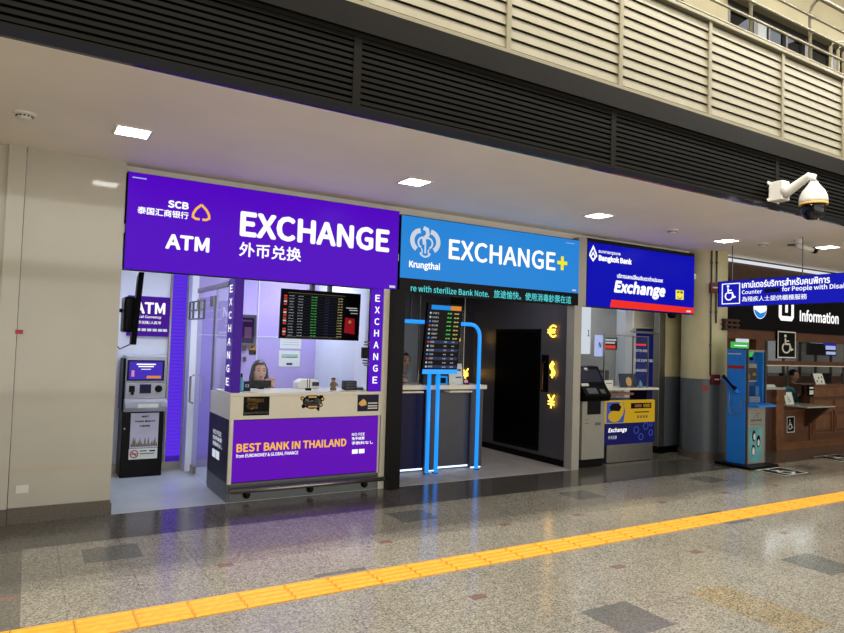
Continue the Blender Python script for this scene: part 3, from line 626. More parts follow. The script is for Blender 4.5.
# side screen on wall arm
t = thing('wall_screen', 'thin black screen seen edge-on, on an arm over the cash machine', 'screen', (.92, 7.3, 1.49))
fr = Fr((.955, 7.28, 1.86), Vector((.10, .98, 0)).normalized(), (0, 0, 1)); fr.V = Vector((.06, 0, 1)).normalized()
bm = NB(); v = []
prism(bm, fr, [(-.30, -.36), (.30, -.36), (.30, .36), (-.30, .36)], -.03, .02)
obj('display', bm, 'screen', t, bev=.004)
bm = B((.82, .93, 7.15, 7.42, 1.62, 1.98)); obj('rear_housing', bm, 'black', t, bev=.02)
bm = tube(NB(), [(.70, 7.3, 1.84), (.84, 7.3, 1.84)], .02, 8); bx(bm, .703, .72, 7.2, 7.4, 1.74, 1.94)
obj('arm', bm, 'black', t)
tag(obj('cable', tube(NB(), [(.72, 7.25, 2.5), (.78, 7.22, 2.25), (.73, 7.24, 2.05), (.76, 7.25, 1.9), (.74, 7.25, 1.7), (.73, 7.22, 1.55), (.80, 7.2, 1.45), (.9, 7.24, 1.50)], .006, 6), 'black', smooth=True), 'loose black cable hanging by the edge-on wall screen', 'cable')
# rate display in the booth
t = thing('rate_display', 'wide black exchange rate display hanging behind the booth glass', 'display', (2.79, 6.86, 1.6))
RF = Fr((0, 6.90, 1.6*(1-.957)), (.957, 0, 0), Vector((0, -.04, 1)).normalized()*.957); RF.N = RF.N.normalized()
sc_ = obj('screen', rect(NB(), RF, 2.425, 3.405, 1.61, 2.172, -.04, 0), 'screen', t, bev=.004)
ys = [2.09-.031*i for i in range(15)]
cur = ['USD', 'EUR', 'GBP', 'JPY', 'HKD', 'CNY', 'KRW', 'SGD', 'MYR', 'AUD', 'CHF', 'CAD', 'NZD', 'TWD', 'SEK']
ln = '\n'
text(ln.join(cur), RF, 2.515, 2.58, ys[-1]-.01, 2.10, 'wtxt', sc_, 0)
text(ln.join('%.2f' % (34.1-k*1.7) for k in range(15)), RF, 2.62, 2.68, ys[-1]-.01, 2.10, 'wtxt', sc_, 0)
text(ln.join('%.2f' % (33.8-k*1.3) for k in range(15)), RF, 2.78, 2.85, ys[-1]-.01, 2.10, 'gtxt', sc_, .0)
text(ln.join('%.2f' % (31.2-k*1.1) for k in range(15)), RF, 2.95, 3.0, ys[-1]-.01, 2.10, 'rowgrey', sc_, 0)
text(ln.join('%.2f' % (35.0-k*1.2) for k in range(15)), RF, 3.11, 3.17, ys[-1]-.01, 2.10, 'ytxt', sc_, 0)
bm = NB()
for i in range(16): rect(bm, RF, 2.5, 3.18, 2.108-.031*i, 2.110-.031*i, 0, .001)
obj('grid_line', bm, 'rowgrey', sc_)
bm = NB()
for i in (0, 1, 3, 5, 7, 8, 10, 12, 14): rect(bm, RF, 2.455, 2.49, ys[i]-.008, ys[i]+.012, 0, .003)
obj('flag', bm, 'flag', sc_)
bm = NB()
for i in (2, 6, 9, 13): rect(bm, RF, 2.455, 2.49, ys[i]-.008, ys[i]+.012, 0, .003)
obj('flag', bm, 'wtxt', sc_)
obj('header_line', rect(rect(NB(), RF, 2.5, 3.2, 2.128, 2.134, 0, .002), RF, 2.5, 3.15, 1.634, 1.638, 0, .002), 'khaki', sc_)
obj('passport_picture', prism(NB(), RF, [(3.21, 1.70), (3.345, 1.685), (3.335, 1.87), (3.215, 1.88)], 0, .003), 'passport', sc_)
obj('passport_crest', disc(NB(), RF, 3.275, 1.83, .018, .003, .005, 14), 'gold', sc_)
obj('caption', rect(rect(rect(NB(), RF, 3.22, 3.36, 1.99, 2.0, 0, .002), RF, 3.26, 3.37, 1.965, 1.975, 0, .002), RF, 3.28, 3.37, 1.93, 1.937, 0, .002), 'wtxt', sc_)
obj('ceiling_bracket', B((2.68, 2.72, 6.88, 6.94, 2.1, 2.52), (2.89, 2.93, 6.88, 6.94, 2.1, 2.52), (2.58, 3.02, 6.885, 6.92, 2.10, 2.14)), 'darksteel', t)
# things on the booth back wall
t = thing('framed_screen', 'framed violet screen on the booth wall behind the left strip', 'screen', (2.38, 8.33, 1.52))
obj('frame', B((2.17, 2.51, 8.31, 8.35, 1.50, 1.90)), 'darksteel', t, bev=.006); obj('screen', B((2.20, 2.48, 8.303, 8.312, 1.54, 1.86)), emat('framed_screen_violet', (44, 22, 74), .9), t)
obj('picture', B((2.24, 2.33, 8.299, 8.304, 1.62, 1.78), (2.36, 2.45, 8.299, 8.304, 1.6, 1.74), (2.24, 2.45, 8.299, 8.304, 1.81, 1.83)), emat('framed_screen_light', (120, 84, 130), .6), t)
t = thing('wall_notice', 'upper white notice on the lavender wall below the rate display', 'notice', (2.98, 8.34, 1.5), 'white notices on the lavender wall')
n1 = obj('sheet', B((2.845, 3.135, 8.342, 8.35, 1.48, 1.63)), 'paper', t)
obj('print', B((2.88, 3.1, 8.338, 8.342, 1.53, 1.535), (2.88, 3.1, 8.338, 8.342, 1.56, 1.565), (2.88, 3.1, 8.338, 8.342, 1.59, 1.595)), 'blindw', t)
t2 = thing('wall_notice', 'lower white notice with green print on the lavender wall', 'notice', (2.98, 8.34, 1.25), 'white notices on the lavender wall')
obj('sheet', B((2.835, 3.125, 8.342, 8.35, 1.245, 1.455)), 'paper', t2)
obj('print', B((2.87, 3.09, 8.338, 8.342, 1.36, 1.375), (2.87, 3.09, 8.338, 8.342, 1.39, 1.40)), mat('green_print', (90, 150, 120), noise=0), t2); obj('badge', B((2.94, 3.02, 8.338, 8.342, 1.265, 1.29)), 'navy', t2)
t = thing('warning_sign', 'small yellow and black warning sign on the booth wall', 'sign', (2.50, 8.34, 1.38))
obj('plate', B((2.44, 2.53, 8.34, 8.35, 1.45, 1.53)), mat('sign_amber', (200, 140, 30)), t); obj('lower_plate', B((2.44, 2.53, 8.34, 8.35, 1.39, 1.448)), 'blackm', t); obj('symbol', prism(NB(), facade(8.34), [(2.455, 1.47), (2.51, 1.50), (2.50, 1.515), (2.455, 1.49)], 0, .003), 'blackm', t)
t = thing('wall_intercom', 'small grey wall unit beside the yellow warning sign', 'intercom', (2.36, 8.33, 1.3))
obj('housing', B((2.27, 2.40, 8.32, 8.35, 1.44, 1.52)), 'ktdark', t, bev=.005); obj('handset', B((2.36, 2.40, 8.31, 8.35, 1.30, 1.36)), 'ktdark', t, bev=.005)
# counter items
z0 = 1.063
t = thing('sanitiser_bottle', 'clear blue pump bottle at the left end of the booth counter', 'bottle', (1.87, 6.62, z0))
obj('bottle', lathe(NB(), (1.87, 6.62, z0), [(.024, 0), (.026, .01), (.026, .1), (.012, .125), (.011, .14)], 16), 'clearb', t, smooth=True)
obj('pump', B((1.862, 1.878, 6.612, 6.628, z0+.14, z0+.17), (1.84, 1.88, 6.614, 6.626, z0+.17, z0+.18)), 'black', t)
t = thing('small_desk_sign', 'small dark desk sign with white letters beside the pump bottle', 'sign', (1.95, 6.66, z0))
obj('plate', B((1.905, 1.975, 6.65, 6.665, z0, z0+.1)), 'navy', t); text('CS', facade(6.65), 1.92, 1.96, z0+.04, z0+.07, 'wtxt', t, .02)
t = thing('monitor', 'low black monitor in front of the seated clerk', 'monitor', (2.12, 7.0, z0))
obj('display', B((2.05, 2.28, 6.92, 6.95, z0+.02, z0+.09)), 'screen', t, bev=.004); obj('stand', B((2.14, 2.20, 6.91, 6.99, z0, z0+.02)), 'black', t)
t = thing('microphone_stand', 'thin black twin microphone stand on the booth counter', 'microphone', (2.60, 6.66, z0))
obj('base', B((2.575, 2.63, 6.64, 6.69, z0, z0+.025)), 'black', t, bev=.004); obj('stem', tube(tube(NB(), [(2.59, 6.66, z0+.02), (2.587, 6.66, z0+.12)], .004, 6), [(2.613, 6.66, z0+.02), (2.615, 6.66, z0+.13)], .004, 6), 'black', t)
t = thing('banknote_counter', 'white rounded banknote counting machine with navy label', 'machine', (2.70, 6.95, z0))
obj('body', prism(NB(), facade(6.88), [(2.56, z0), (2.82, z0), (2.82, z0+.06), (2.79, z0+.1), (2.62, z0+.105), (2.56, z0+.07)], -.16, 0), 'whitep', t, bev=.012); obj('label', B((2.73, 2.81, 6.875, 6.88, z0+.03, z0+.075)), 'navy', t)
t = thing('figurine', 'small standing figurine with dark cap on the booth counter', 'figurine', (2.905, 6.70, z0))
obj('body', lathe(NB(), (2.905, 6.70, z0), [(.035, 0), (.035, .02), (.024, .03), (.03, .06), (.024, .085), (.012, .095)], 16), 'khaki', t, smooth=True)
hd = obj('head', lathe(NB(), (2.905, 6.70, z0+.09), [(.01, 0), (.02, .01), (.021, .025), (.012, .038)], 16), 'skin2', t, smooth=True); obj('cap', lathe(NB(), (2.905, 6.70, z0+.115), [(.028, 0), (.024, .012), (.01, .02)], 16), 'hair', t)
obj('arm', tube(tube(NB(), [(2.88, 6.70, z0+.08), (2.86, 6.68, z0+.05), (2.89, 6.665, z0+.05)], .008, 6), [(2.93, 6.70, z0+.08), (2.95, 6.68, z0+.05), (2.92, 6.665, z0+.05)], .008, 6), 'khaki', t)
t = thing('card_terminal_box', 'dark slotted box at the right end of the booth counter', 'box', (3.11, 6.7, z0))
obj('body', B((3.03, 3.17, 6.66, 6.76, z0, z0+.10)), 'cardbox', t, bev=.004); obj('slot', B((3.04, 3.16, 6.655, 6.66, z0+.02, z0+.03), (3.04, 3.16, 6.655, 6.66, z0+.05, z0+.06), (3.04, 3.16, 6.655, 6.66, z0+.075, z0+.085)), 'grey_paint', t)
tag(obj('small_tray', B((3.175, 3.235, 6.62, 6.70, z0, z0+.03)), 'grey_paint', bev=.004), 'small grey tray beside the dark slotted box', 'tray')
t = thing('intercom_speaker', 'dark stacked speaker unit clipped on the left edge of the right strip', 'speaker', (3.17, 6.44, 1.42))
obj('body', B((3.13, 3.203, 6.44, 6.50, 1.42, 1.54)), 'black', t, bev=.004); obj('fin', B((3.15, 3.203, 6.43, 6.5, 1.36, 1.375), (3.15, 3.203, 6.43, 6.5, 1.39, 1.405), (3.16, 3.203, 6.43, 6.5, 1.56, 1.575), (3.16, 3.203, 6.43, 6.5, 1.59, 1.605), (3.165, 3.203, 6.43, 6.5, 1.34, 1.35)), 'ktdark', t)
# booth ceiling lamps
bl_ = None
for i, (x, y) in enumerate(((1.2, 7.3), (2.3, 7.3), (2.95, 7.7))):
    t = thing('booth_lamp', ('flush white ceiling lamp panel above the cash machine', 'flush white ceiling lamp panel above the clerk', 'flush white ceiling lamp panel behind the rate display')[i], 'ceiling light', (x, y, 2.5), 'booth ceiling lamps')
    obj('diffuser', B((x-.2, x+.2, y-.2, y+.2, 2.508, 2.522)), emat('booth_lamp_glow', (225, 232, 255), 27.0) if i == 0 else bpy.data.materials['booth_lamp_glow'], t)

# ================================================================== PEOPLE
def person(name, label, verts, edges, radii, matl, head, hairstyle, skinm, hands=(), loc=(0, 0, 0)):
    """one continuous skinned body (shirt), head + neck, hair and hands as children"""
    t = thing(name, label, 'person', loc)
    me = bpy.data.meshes.new('body'); me.from_pydata([Vector(v)-Vector(loc) for v in verts], edges, []); o = bpy.data.objects.new('body', me); COL.objects.link(o)
    sm = o.modifiers.new('skin', 'SKIN'); sm.use_smooth_shade = True
    for i, r in enumerate(radii): me.skin_vertices[0].data[i].radius = (r if isinstance(r, tuple) else (r, r))
    me.skin_vertices[0].data[0].use_root = True
    ss = o.modifiers.new('sub', 'SUBSURF'); ss.levels = 2; ss.render_levels = 2
    bpy.context.view_layer.update(); ev = bpy.data.meshes.new_from_object(o.evaluated_get(bpy.context.evaluated_depsgraph_get()))
    bpy.data.objects.remove(o); ev.materials.clear(); ev.materials.append(K[matl]); b = bpy.data.objects.new('body', ev); COL.objects.link(b); b.parent = t
    hc = Vector(head); R_ = .098
    # head: ellipsoid with chin, brow
    bm = NB(); bmesh.ops.create_uvsphere(bm, u_segments=28, v_segments=20, radius=1)
    for v in bm.verts:
        x, y, z = v.co; w = .078*(1-.22*max(0, -z)**1.5); v.co = Vector((x*w, y*.092*(1-.12*max(0, -z)), z*.115)) + hc
        if y < 0 and z < -.2: v.co.y += -.008*(-z)
    nk = tube(bm, [hc+Vector((0, .015, -.06)), hc+Vector((0, .02, -.16))], [.048, .055], 16)
    hd = obj('head', bm, skinm, b, smooth=True)
    # nose, eyes, mouth, ears
    obj('nose', lathe(NB(), hc+Vector((0, -.085, -.03)), [(.016, 0), (.011, .02), (.007, .045)], 10, (0, .15, 1)), skinm, hd, smooth=True)
    bm = NB()
    for s in (-1, 1): disc(bm, Fr(hc+Vector((s*.03, -.088, .008)), (1, s*-.3, 0), (0, 0, 1)), 0, 0, .013, -.004, .003, 12, .006)
    obj('eyes', bm, 'eyew', hd)
    bm = NB()
    for s in (-1, 1): rect(bm, Fr(hc+Vector((s*.03, -.087, .03)), (1, s*-.3, 0), (0, 0, 1)), -.015, .015, 0, .005, -.003, .003)
    obj('eyebrows', bm, 'hair', hd)
    obj('mouth', disc(NB(), facade(hc.y-.086), hc.x, hc.z-.058, .018, -.01, .003, 12, .006), 'lip', hd)
    bm = NB()
    for s in (-1, 1): bmesh.ops.create_uvsphere(bm, u_segments=8, v_segments=6, radius=.02, matrix=Matrix.Translation(hc+Vector((s*.078, .005, -.005))) @ Matrix.Diagonal((.4, .7, 1.3, 1)))
    obj('ears', bm, skinm, hd, smooth=True)
    # hair shell
    bm = NB(); bmesh.ops.create_uvsphere(bm, u_segments=28, v_segments=20, radius=1)
    dele = [v for v in bm.verts if (v.co.y < -.15 and (v.co.x/.80)**2+((v.co.z+.22)/.80)**2 < 1) or v.co.z < (-.35 if hairstyle == 'long' else -.15)]
    bmesh.ops.delete(bm, geom=dele, context='VERTS')
    for v in bm.verts: v.co = Vector((v.co.x*.089, v.co.y*.103, v.co.z*.124)) + hc+Vector((0, .006, .006))
    if hairstyle == 'long':
        for s in (-1, 1): tube(bm, [hc+Vector((s*.074, -.01, .03)), hc+Vector((s*.085, .0, -.06)), hc+Vector((s*.09, -.01, -.15)), hc+Vector((s*.085, -.03, -.22))], [.02, .024, .026, .012], 10)
        tube(bm, [hc+Vector((0, .08, .02)), hc+Vector((0, .09, -.1)), hc+Vector((0, .10, -.2))], [.06, .075, .04], 12)
    ho = obj('hair', bm, 'hair', b, smooth=True); sl = ho.modifiers.new('s', 'SOLIDIFY'); sl.thickness = .006
    for (hx, hy, hz, dx, dz) in hands:
        # palm, four bent fingers of different length and a thumb from the side of the palm
        bm = NB(); P = Vector((hx, hy, hz)); D = Vector((dx, -.3, dz)).normalized(); Sd = D.cross(Vector((0, 1, 0))).normalized()
        tube(bm, [P-D*.045, P-D*.01, P+D*.04], [.026, .033, .034], 12)
        for k, L_ in enumerate((.055, .065, .06, .045)):
            b0 = P+D*.03+Sd*(-.026+.017*k); tube(bm, [b0, b0+D*L_*.5, b0+D*L_*.8+Vector((0, -.02, -.01)), b0+D*L_*.85+Vector((0, -.03, -.02))], [.0095, .009, .008, .006], 8)
        th = P-Sd*.028; tube(bm, [th, th-Sd*.022+D*.022, th-Sd*.02+D*.048], [.012, .010, .007], 8)
        obj('hand', bm, skinm, b, smooth=True)
    return t
def seated(px, py, hz, ang=0, hl=None, hr=None):
    """joint chain of a seated figure facing -Y, head centre height hz; returns verts, edges, radii"""
    sh = hz-.25; V = [(px, py+.10, sh-.42), (px, py+.08, sh-.2), (px, py+.05, sh-.02), (px, py+.03, sh+.06),
      (px-.15, py+.05, sh-.01), (px+.15, py+.05, sh-.01), (px-.21, py-.02, sh-.25), (px+.21, py-.02, sh-.25), hl, hr,
      (px-.10, py+.08, sh-.50), (px+.10, py+.08, sh-.50), (px-.12, py-.28, sh-.50), (px+.12, py-.28, sh-.50), (px-.12, py-.25, .06), (px+.12, py-.25, .06), (px-.12, py-.38, .04), (px+.12, py-.38, .04)]
    E_ = [(0, 1), (1, 2), (2, 3), (2, 4), (2, 5), (4, 6), (5, 7), (6, 8), (7, 9), (0, 10), (0, 11), (10, 12), (11, 13), (12, 14), (13, 15), (14, 16), (15, 17)]
    R_ = [(.15, .11), (.145, .10), (.11, .085), .05, .062, .062, .045, .045, .03, .03, .085, .085, .065, .065, .042, .042, .04, .04]
    return V, E_, R_
V, E_, R_ = seated(2.25, 7.28, 1.22, hl=(2.20, 7.08, 1.08), hr=(2.335, 7.08, 1.09))
person('person', 'clerk with long black hair in a dark uniform seated behind the purple exchange counter', V, E_, R_, 'navycloth', (2.245, 7.26, 1.235), 'long', 'skin', [(2.33, 7.07, 1.11, -.25, .9), (2.30, 7.10, 1.10, -.6, .6)], (2.25, 7.3, 0))

# ================================================================== LIGHT BLUE BANK
t = thing('light_blue_bank_sign', 'backlit light blue fascia sign reading Krungthai EXCHANGE plus', 'sign', (4.9, 6.38, 2.33))
obj('housing', B((3.55, 6.275, 6.452, 6.56, 2.335, 3.05)), 'blackm', t)
obj('light_face', B((3.555, 6.27, 6.44, 6.453, 2.335, 3.04)), 'ktblue', t)
f = facade(6.44)
text('Krungthai', f, 3.66, 4.075, 2.435, 2.54, 'white', t, .035)
text('EXCHANGE', f, 4.19, 5.85, 2.60, 2.84, 'white', t, .03)
stroke_ = stroke(stroke(NB(), f, [(5.885, 2.715), (6.055, 2.715)], .045), f, [(5.97, 2.62), (5.97, 2.80)], .045)
obj('plus_symbol', stroke_, 'yellow', t)
# bird emblem
bm = NB(); cx, cz = 3.868, 2.755
stroke(bm, f, arc(cx-.06, cz+.02, .115, 95, 240, 10), .055); stroke(bm, f, arc(cx+.06, cz+.02, .115, 85, -60, 10), .055)
stroke(bm, f, [(cx-.03, cz+.17), (cx+.02, cz+.155), (cx+.03, cz+.10), (cx-.02, cz+.04), (cx-.01, cz-.02)], .045)
stroke(bm, f, arc(cx-.035, cz+.0, .06, 60, 250, 8), .02); stroke(bm, f, arc(cx+.035, cz+.0, .06, 120, -70, 8), .02)
stroke(bm, f, arc(cx, cz-.09, .07, 200, 340, 8), .02); stroke(bm, f, arc(cx-.09, cz-.10, .05, 300, 400, 6), .014); stroke(bm, f, arc(cx+.09, cz-.10, .05, 240, 140, 6), .014); stroke(bm, f, [(cx, cz-.02), (cx, cz-.12)], .02)
obj('bird_emblem', bm, 'wsoft', t)
obj('small_print', rect(NB(), f, 6.03, 6.18, 2.985, 2.992), 'lilac', t); obj('rating_plate', rect(NB(), f, 6.16, 6.22, 2.36, 2.38), 'wsoft', t)
t = thing('ticker_display', 'black LED ticker with cyan running text under the light blue sign', 'display', (4.9, 6.38, 2.2))
obj('housing', B((3.55, 6.275, 6.445, 6.56, 2.17, 2.334)), 'black', t)
f = facade(6.445)
text('re with sterilize Bank Note.', f, 3.696, 4.795, 2.19, 2.265, 'cyan', t, .012)
text('旅途愉快。使用消毒鈔票在這', f, 4.868, 6.145, 2.188, 2.287, 'cyan', t, .006)
struct('trim_11', B((6.21, 6.34, YF-.02, YF+.12, 0, 2.17), (6.275, 6.42, YF-.01, YF+.11, 2.17, 3.09)), 'pgrey')
struct('wall_exchange_right', B((6.262, 6.34, YF+.1, 9.0, 0, 2.6)), 'ktwall')
struct('wall_exchange_back', B((3.45, 6.3, 8.8, 8.9, 0, 2.52)), 'ktdark')
struct('baseboard_right', B((6.245, 6.262, YF, 8.8, 0, .09)), 'black')
# dark counter
t = thing('service_counter', 'dark service counter with white top and glowing lower edge behind blue poles', 'counter', (4.5, 7.3, 0))
obj('worktop', B((3.60, 5.22, 7.0, 7.62, 1.03, 1.085)), 'countertop', t, bev=.004)
obj('front_panel', B((3.62, 4.31, 7.08, 7.12, .05, 1.03)), 'navy', t, label='navy front panel'); obj('front_panel', B((4.50, 5.0, 7.08, 7.12, .05, 1.03)), 'ktdark', t, label='charcoal front panel')
obj('pilaster', B((4.31, 4.50, 7.05, 7.12, .02, 1.03)), 'ktdark', t, bev=.003); obj('pilaster', B((5.0, 5.20, 7.05, 7.12, .02, 1.03)), 'ktdark', t, bev=.003)
obj('end_panel', B((5.16, 5.20, 7.12, 7.60, .02, 1.03)), 'ktdark', t)
obj('light_strip', B((3.62, 4.30, 7.072, 7.085, .03, .048), (4.51, 4.99, 7.072, 7.085, .03, .048), (4.33, 4.48, 7.042, 7.052, .01, .02), (5.02, 5.18, 7.042, 7.052, .01, .02)), 'ledw', t)
obj('tray', B((3.80, 4.22, 6.95, 7.08, .995, 1.015), (4.60, 4.95, 6.95, 7.08, .995, 1.015)), 'countertop', t)
# blue portal frame
t = thing('blue_pole_portal', 'glowing blue tubular portal frame with poles in front of the dark counter', 'frame', (4.5, 6.94, 0))
r = .024
obj('crossbar', tube(NB(), [(3.60, 6.96, 1.868), (4.25, 6.96, 1.868)], r, 12), 'pole', t, smooth=True)
pts = [(4.62, 6.96, 1.868), (4.90, 6.96, 1.868)] + [(4.90+.15*math.sin(a*PI/12), 6.96, 1.868-.15*(1-math.cos(a*PI/12))) for a in range(1, 7)] + [(5.05, 6.96, .004)]
obj('bent_pole', tube(NB(), pts, r, 12), 'pole', t, smooth=True)
for x in (4.29, 4.42): obj('pole', tube(NB(), [(x, 6.94, .004), (x, 6.945, 1.235)], r, 12), 'pole', t, smooth=True)
for x in (4.29, 4.42, 5.05): obj('foot', lathe(NB(), (x, 6.95, .004), [(.04, 0), (.04, .008)], 16), 'black', t)
# rate board on the poles
t = thing('rate_board', 'upright black currency rate board mounted on the two blue poles', 'display', (4.43, 6.86, 1.24))
KF = Fr((0, 6.92, 0), (1, 0, 0), Vector((.035, -.06, 1)).normalized()); KF.o = Vector((4.415-.035*1.24, 6.90+.06*1.24, 0)); KF.N = KF.U.cross(KF.V).normalized()
X0, X1 = -.26, .25
body = obj('housing', rect(NB(), KF, X0, X1, 1.235, 2.11, -.05, 0), 'black', t, bev=.004)
obj('lower_bar', rect(NB(), KF, X0, X1, 1.235, 1.29, 0, .012), 'pole', t)
obj('header', rect(NB(), KF, X0+.05, .07, 2.03, 2.085, 0, .003), 'btxt', body); obj('header', rect(NB(), KF, .075, X1-.02, 2.03, 2.085, 0, .003), 'otxt', body)
rows = 14; v0 = 1.985; dv = (1.985-1.325)/(rows-1)
bm = NB()
for i in (7, 9, 11, 13): rect(bm, KF, X0+.06, X1-.02, v0-dv*i-.018, v0-dv*i+.018, 0, .001)
obj('row_band', bm, 'rowgrey', body)
cols = ['USD1', 'USD2', 'USD5', 'EUR', 'CNY', 'GBP', 'JPY', 'HKD', 'TWD', 'KRW', 'SGD', 'CHF', 'AUD', 'MYR']
for i in range(rows):
    v = v0-dv*i; text(cols[i], KF, X0+.075, X0+.075+(.09 if i < 7 else .06), v-.011, v+.012, 'wtxt', body, .02, d0=.001, d=.002, res=1, name='row_text')
text('\n'.join('%.2f' % (33.55-i*2.35) for i in range(7)), KF, .03, .095, v0-dv*6-.011, v0+.012, 'gtxt', body, .03, d0=.001, d=.002, res=1, name='row_text')
text('\n'.join('%.2f' % (34.25-i*2.31) for i in range(7)), KF, .135, .205, v0-dv*6-.011, v0+.012, 'ytxt', body, .03, d0=.001, d=.002, res=1, name='row_text')
text('\n'.join('%.2f' % (4.35+i*1.31) for i in range(7)), KF, .015, .07, v0-dv*13-.011, v0-dv*7+.012, 'wtxt', body, .02, d0=.001, d=.002, res=1, name='row_text')
text('\n'.join('%.2f' % (4.75+i*1.29) for i in range(7)), KF, .13, .18, v0-dv*13-.011, v0-dv*7+.012, 'wtxt', body, .02, d0=.001, d=.002, res=1, name='row_text')
for i in range(rows):
    obj('flag', disc(NB(), KF, X0+.045, v0-dv*i, .013, 0, .003, 12), ('lilac', 'flag', 'btxt', 'wtxt')[(i*3) % 4], body)
# dark sliding door with big frame on right wall
t = thing('dark_display_door', 'tall glossy black panel door on the charcoal side wall', 'door', (6.24, 7.65, .16))
obj('frame', B((6.235, 6.262, 7.15, 7.19, .14, 1.86), (6.235, 6.262, 8.13, 8.17, .14, 1.86), (6.235, 6.262, 7.19, 8.13, 1.82, 1.86), (6.235, 6.262, 7.19, 8.13, .14, .18)), 'black', t)
obj('leaf', B((6.242, 6.262, 7.19, 8.13, .18, 1.82)), 'screen', t)
obj('handle', tube(NB(), [(6.25, 7.04, 1.0), (6.20, 7.04, 1.02), (6.20, 7.04, 1.38), (6.25, 7.04, 1.40)], .014, 8), mat('bronze', (120, 84, 50), .3, metal=.8), t, smooth=True)
obj('guard_plate', B((6.255, 6.262, 6.98, 7.12, .98, 1.5)), 'black', t)
# neon currency signs
def neon(label, fr, strokes, ox, oz, s, r=.010):
    bm = NB()
    for st in strokes: tube(bm, [fr.p(ox+u*s, oz+v*s, .03) for u, v in st], r, 8)
    o = thing('neon_sign', label, 'neon sign', fr.p(ox, oz), 'amber neon currency signs'); obj('neon_tube', bm, 'neon', o, smooth=True)
    bm = NB(); st = strokes[0]
    for q in (st[1], st[-2]): tube(bm, [fr.p(ox+q[0]*s, oz+q[1]*s, 0), fr.p(ox+q[0]*s, oz+q[1]*s, .03)], r*.6, 6)
    obj('standoff', bm, 'black', o); return o
euro = [arc(.08, 0, .5, 50, 310, 14), [(-.62, .12), (.3, .12)], [(-.62, -.12), (.25, -.12)]]
dollar = [arc(0, .25, .27, 40, 270, 10)+arc(0, -.25, .27, 90, -140, 10), [(0, .7), (0, -.7)]]
yen = [[(-.4, .6), (-.2, .3), (0, .05), (0, -.3), (0, -.6)], [(.4, .6), (0, .05)], [(-.38, 0), (.38, 0)], [(-.38, -.25), (.38, -.25)]]
f = sidewall(6.262)
neon('amber neon euro sign, uppermost on the charcoal side wall', f, euro, -6.88, 1.83, .155)
neon('amber neon dollar sign, middle of the three on the side wall', f, dollar, -6.87, 1.30, .165)
neon('amber neon yen sign, lowest of the three on the side wall', f, yen, -6.88, .86, .15)
f = facade(8.8)  # back-wall tubes stand in for neon reflected in the counter glass
neon('amber neon yen reflection, built on the back wall beside the dark counter', f, yen, 6.10, 1.14, .13)
neon('amber neon reflection partly hidden by the bent blue pole, built low on back wall', f, [[(0, .7), (0, .4), (0, -.3), (0, -.6)], [(-.3, 0), (0, 0)]], 5.93, 1.13, .17)
neon('amber neon dollar reflection, built on the back wall above the yen', f, dollar, 5.93, 1.72, .16)
# glass screens over the counter
t = thing('counter_screen', 'smoked glass counter screen with thin steel posts on the dark counter', 'glass screen', (4.5, 7.25, 1.085))
obj('pane', B((3.62, 4.30, 7.25, 7.258, 1.085, 2.40), (4.32, 5.0, 7.25, 7.258, 1.085, 2.40)), 'glass', t)
obj('side_pane', B((5.0, 5.01, 7.25, 7.6, 1.085, 2.40)), 'glassd', t)
obj('post', tube(tube(NB(), [(4.31, 7.25, 1.085), (4.31, 7.25, 2.5)], .008, 8), [(5.005, 7.25, 1.085), (5.005, 7.25, 2.5)], .008, 8), 'steel', t)
t = thing('bank_poster', 'small leaning white placard card on the dark counter beside the rate board', 'placard', (4.86, 7.16, 1.085))
PF = Fr((0, 7.14, 1.085), (1, 0, 0), Vector((0, .15, 1)).normalized())
obj('card', rect(NB(), PF, 4.72, 4.93, 0, .27, -.008, 0), 'paper', t); obj('print', rect(rect(NB(), PF, 4.82, 4.91, .17, .20, 0, .002), PF, 4.82, 4.91, .08, .1, 0, .002), 'grey_paint', t)
t = thing('ticket_printer', 'blue and black boxed device on the dark counter under the board', 'device', (4.63, 7.16, 1.085))
obj('body', B((4.55, 4.69, 7.14, 7.22, 1.085, 1.19)), 'btxt', t, bev=.004); obj('front', B((4.58, 4.66, 7.134, 7.14, 1.10, 1.17)), 'stickerblk', t)
t = thing('document_box', 'black box on the dark counter between the two blue poles', 'box', (4.36, 7.18, 1.085)); obj('body', B((4.32, 4.50, 7.14, 7.22, 1.085, 1.22)), 'cardbox', t, bev=.004); obj('lid', B((4.31, 4.51, 7.13, 7.225, 1.22, 1.235)), 'black', t)
t = thing('paper_ball_dish', 'small dish of crumpled notes near the right end of dark counter', 'dish', (5.0, 7.14, 1.085)); obj('dish', lathe(NB(), (4.98, 7.14, 1.085), [(.03, 0), (.045, .02), (.04, .022)], 16), 'cardbox', t); bm = NB(); bmesh.ops.create_icosphere(bm, subdivisions=1, radius=.03, matrix=Matrix.Translation((4.98, 7.14, 1.12))); obj('notes', bm, 'pink', t)
# wall panels behind
struct('trim_12', B((4.62, 4.64, 8.78, 8.8, .1, 2.4), (5.05, 5.07, 8.78, 8.8, .1, 2.4), (3.6, 5.07, 8.78, 8.8, 1.88, 1.9)), 'darksteel')
t = thing('back_cabinet', 'tall pale grey cabinet against the back wall behind the dark counter', 'cabinet', (4.2, 8.6, 0))
obj('body', B((3.75, 5.0, 8.45, 8.75, .01, 1.95)), 'grey_paint', t); obj('door', B((4.0, 4.36, 8.43, 8.45, 1.0, 1.9)), 'blindw', t); obj('door', B((4.38, 4.72, 8.43, 8.45, 1.0, 1.9)), 'blindw', t)
V, E_, R_ = seated(4.30, 7.82, 1.36, hl=(4.24, 7.5, 1.12), hr=(4.50, 7.45, 1.15))
person('person', 'dark-haired clerk mostly hidden behind the upright rate board, arm on the counter', V, E_, R_, 'blackcloth', (4.36, 7.72, 1.36), 'short', 'skin', [(4.20, 7.40, 1.125, -.6, .15)], (4.25, 7.8, 0))
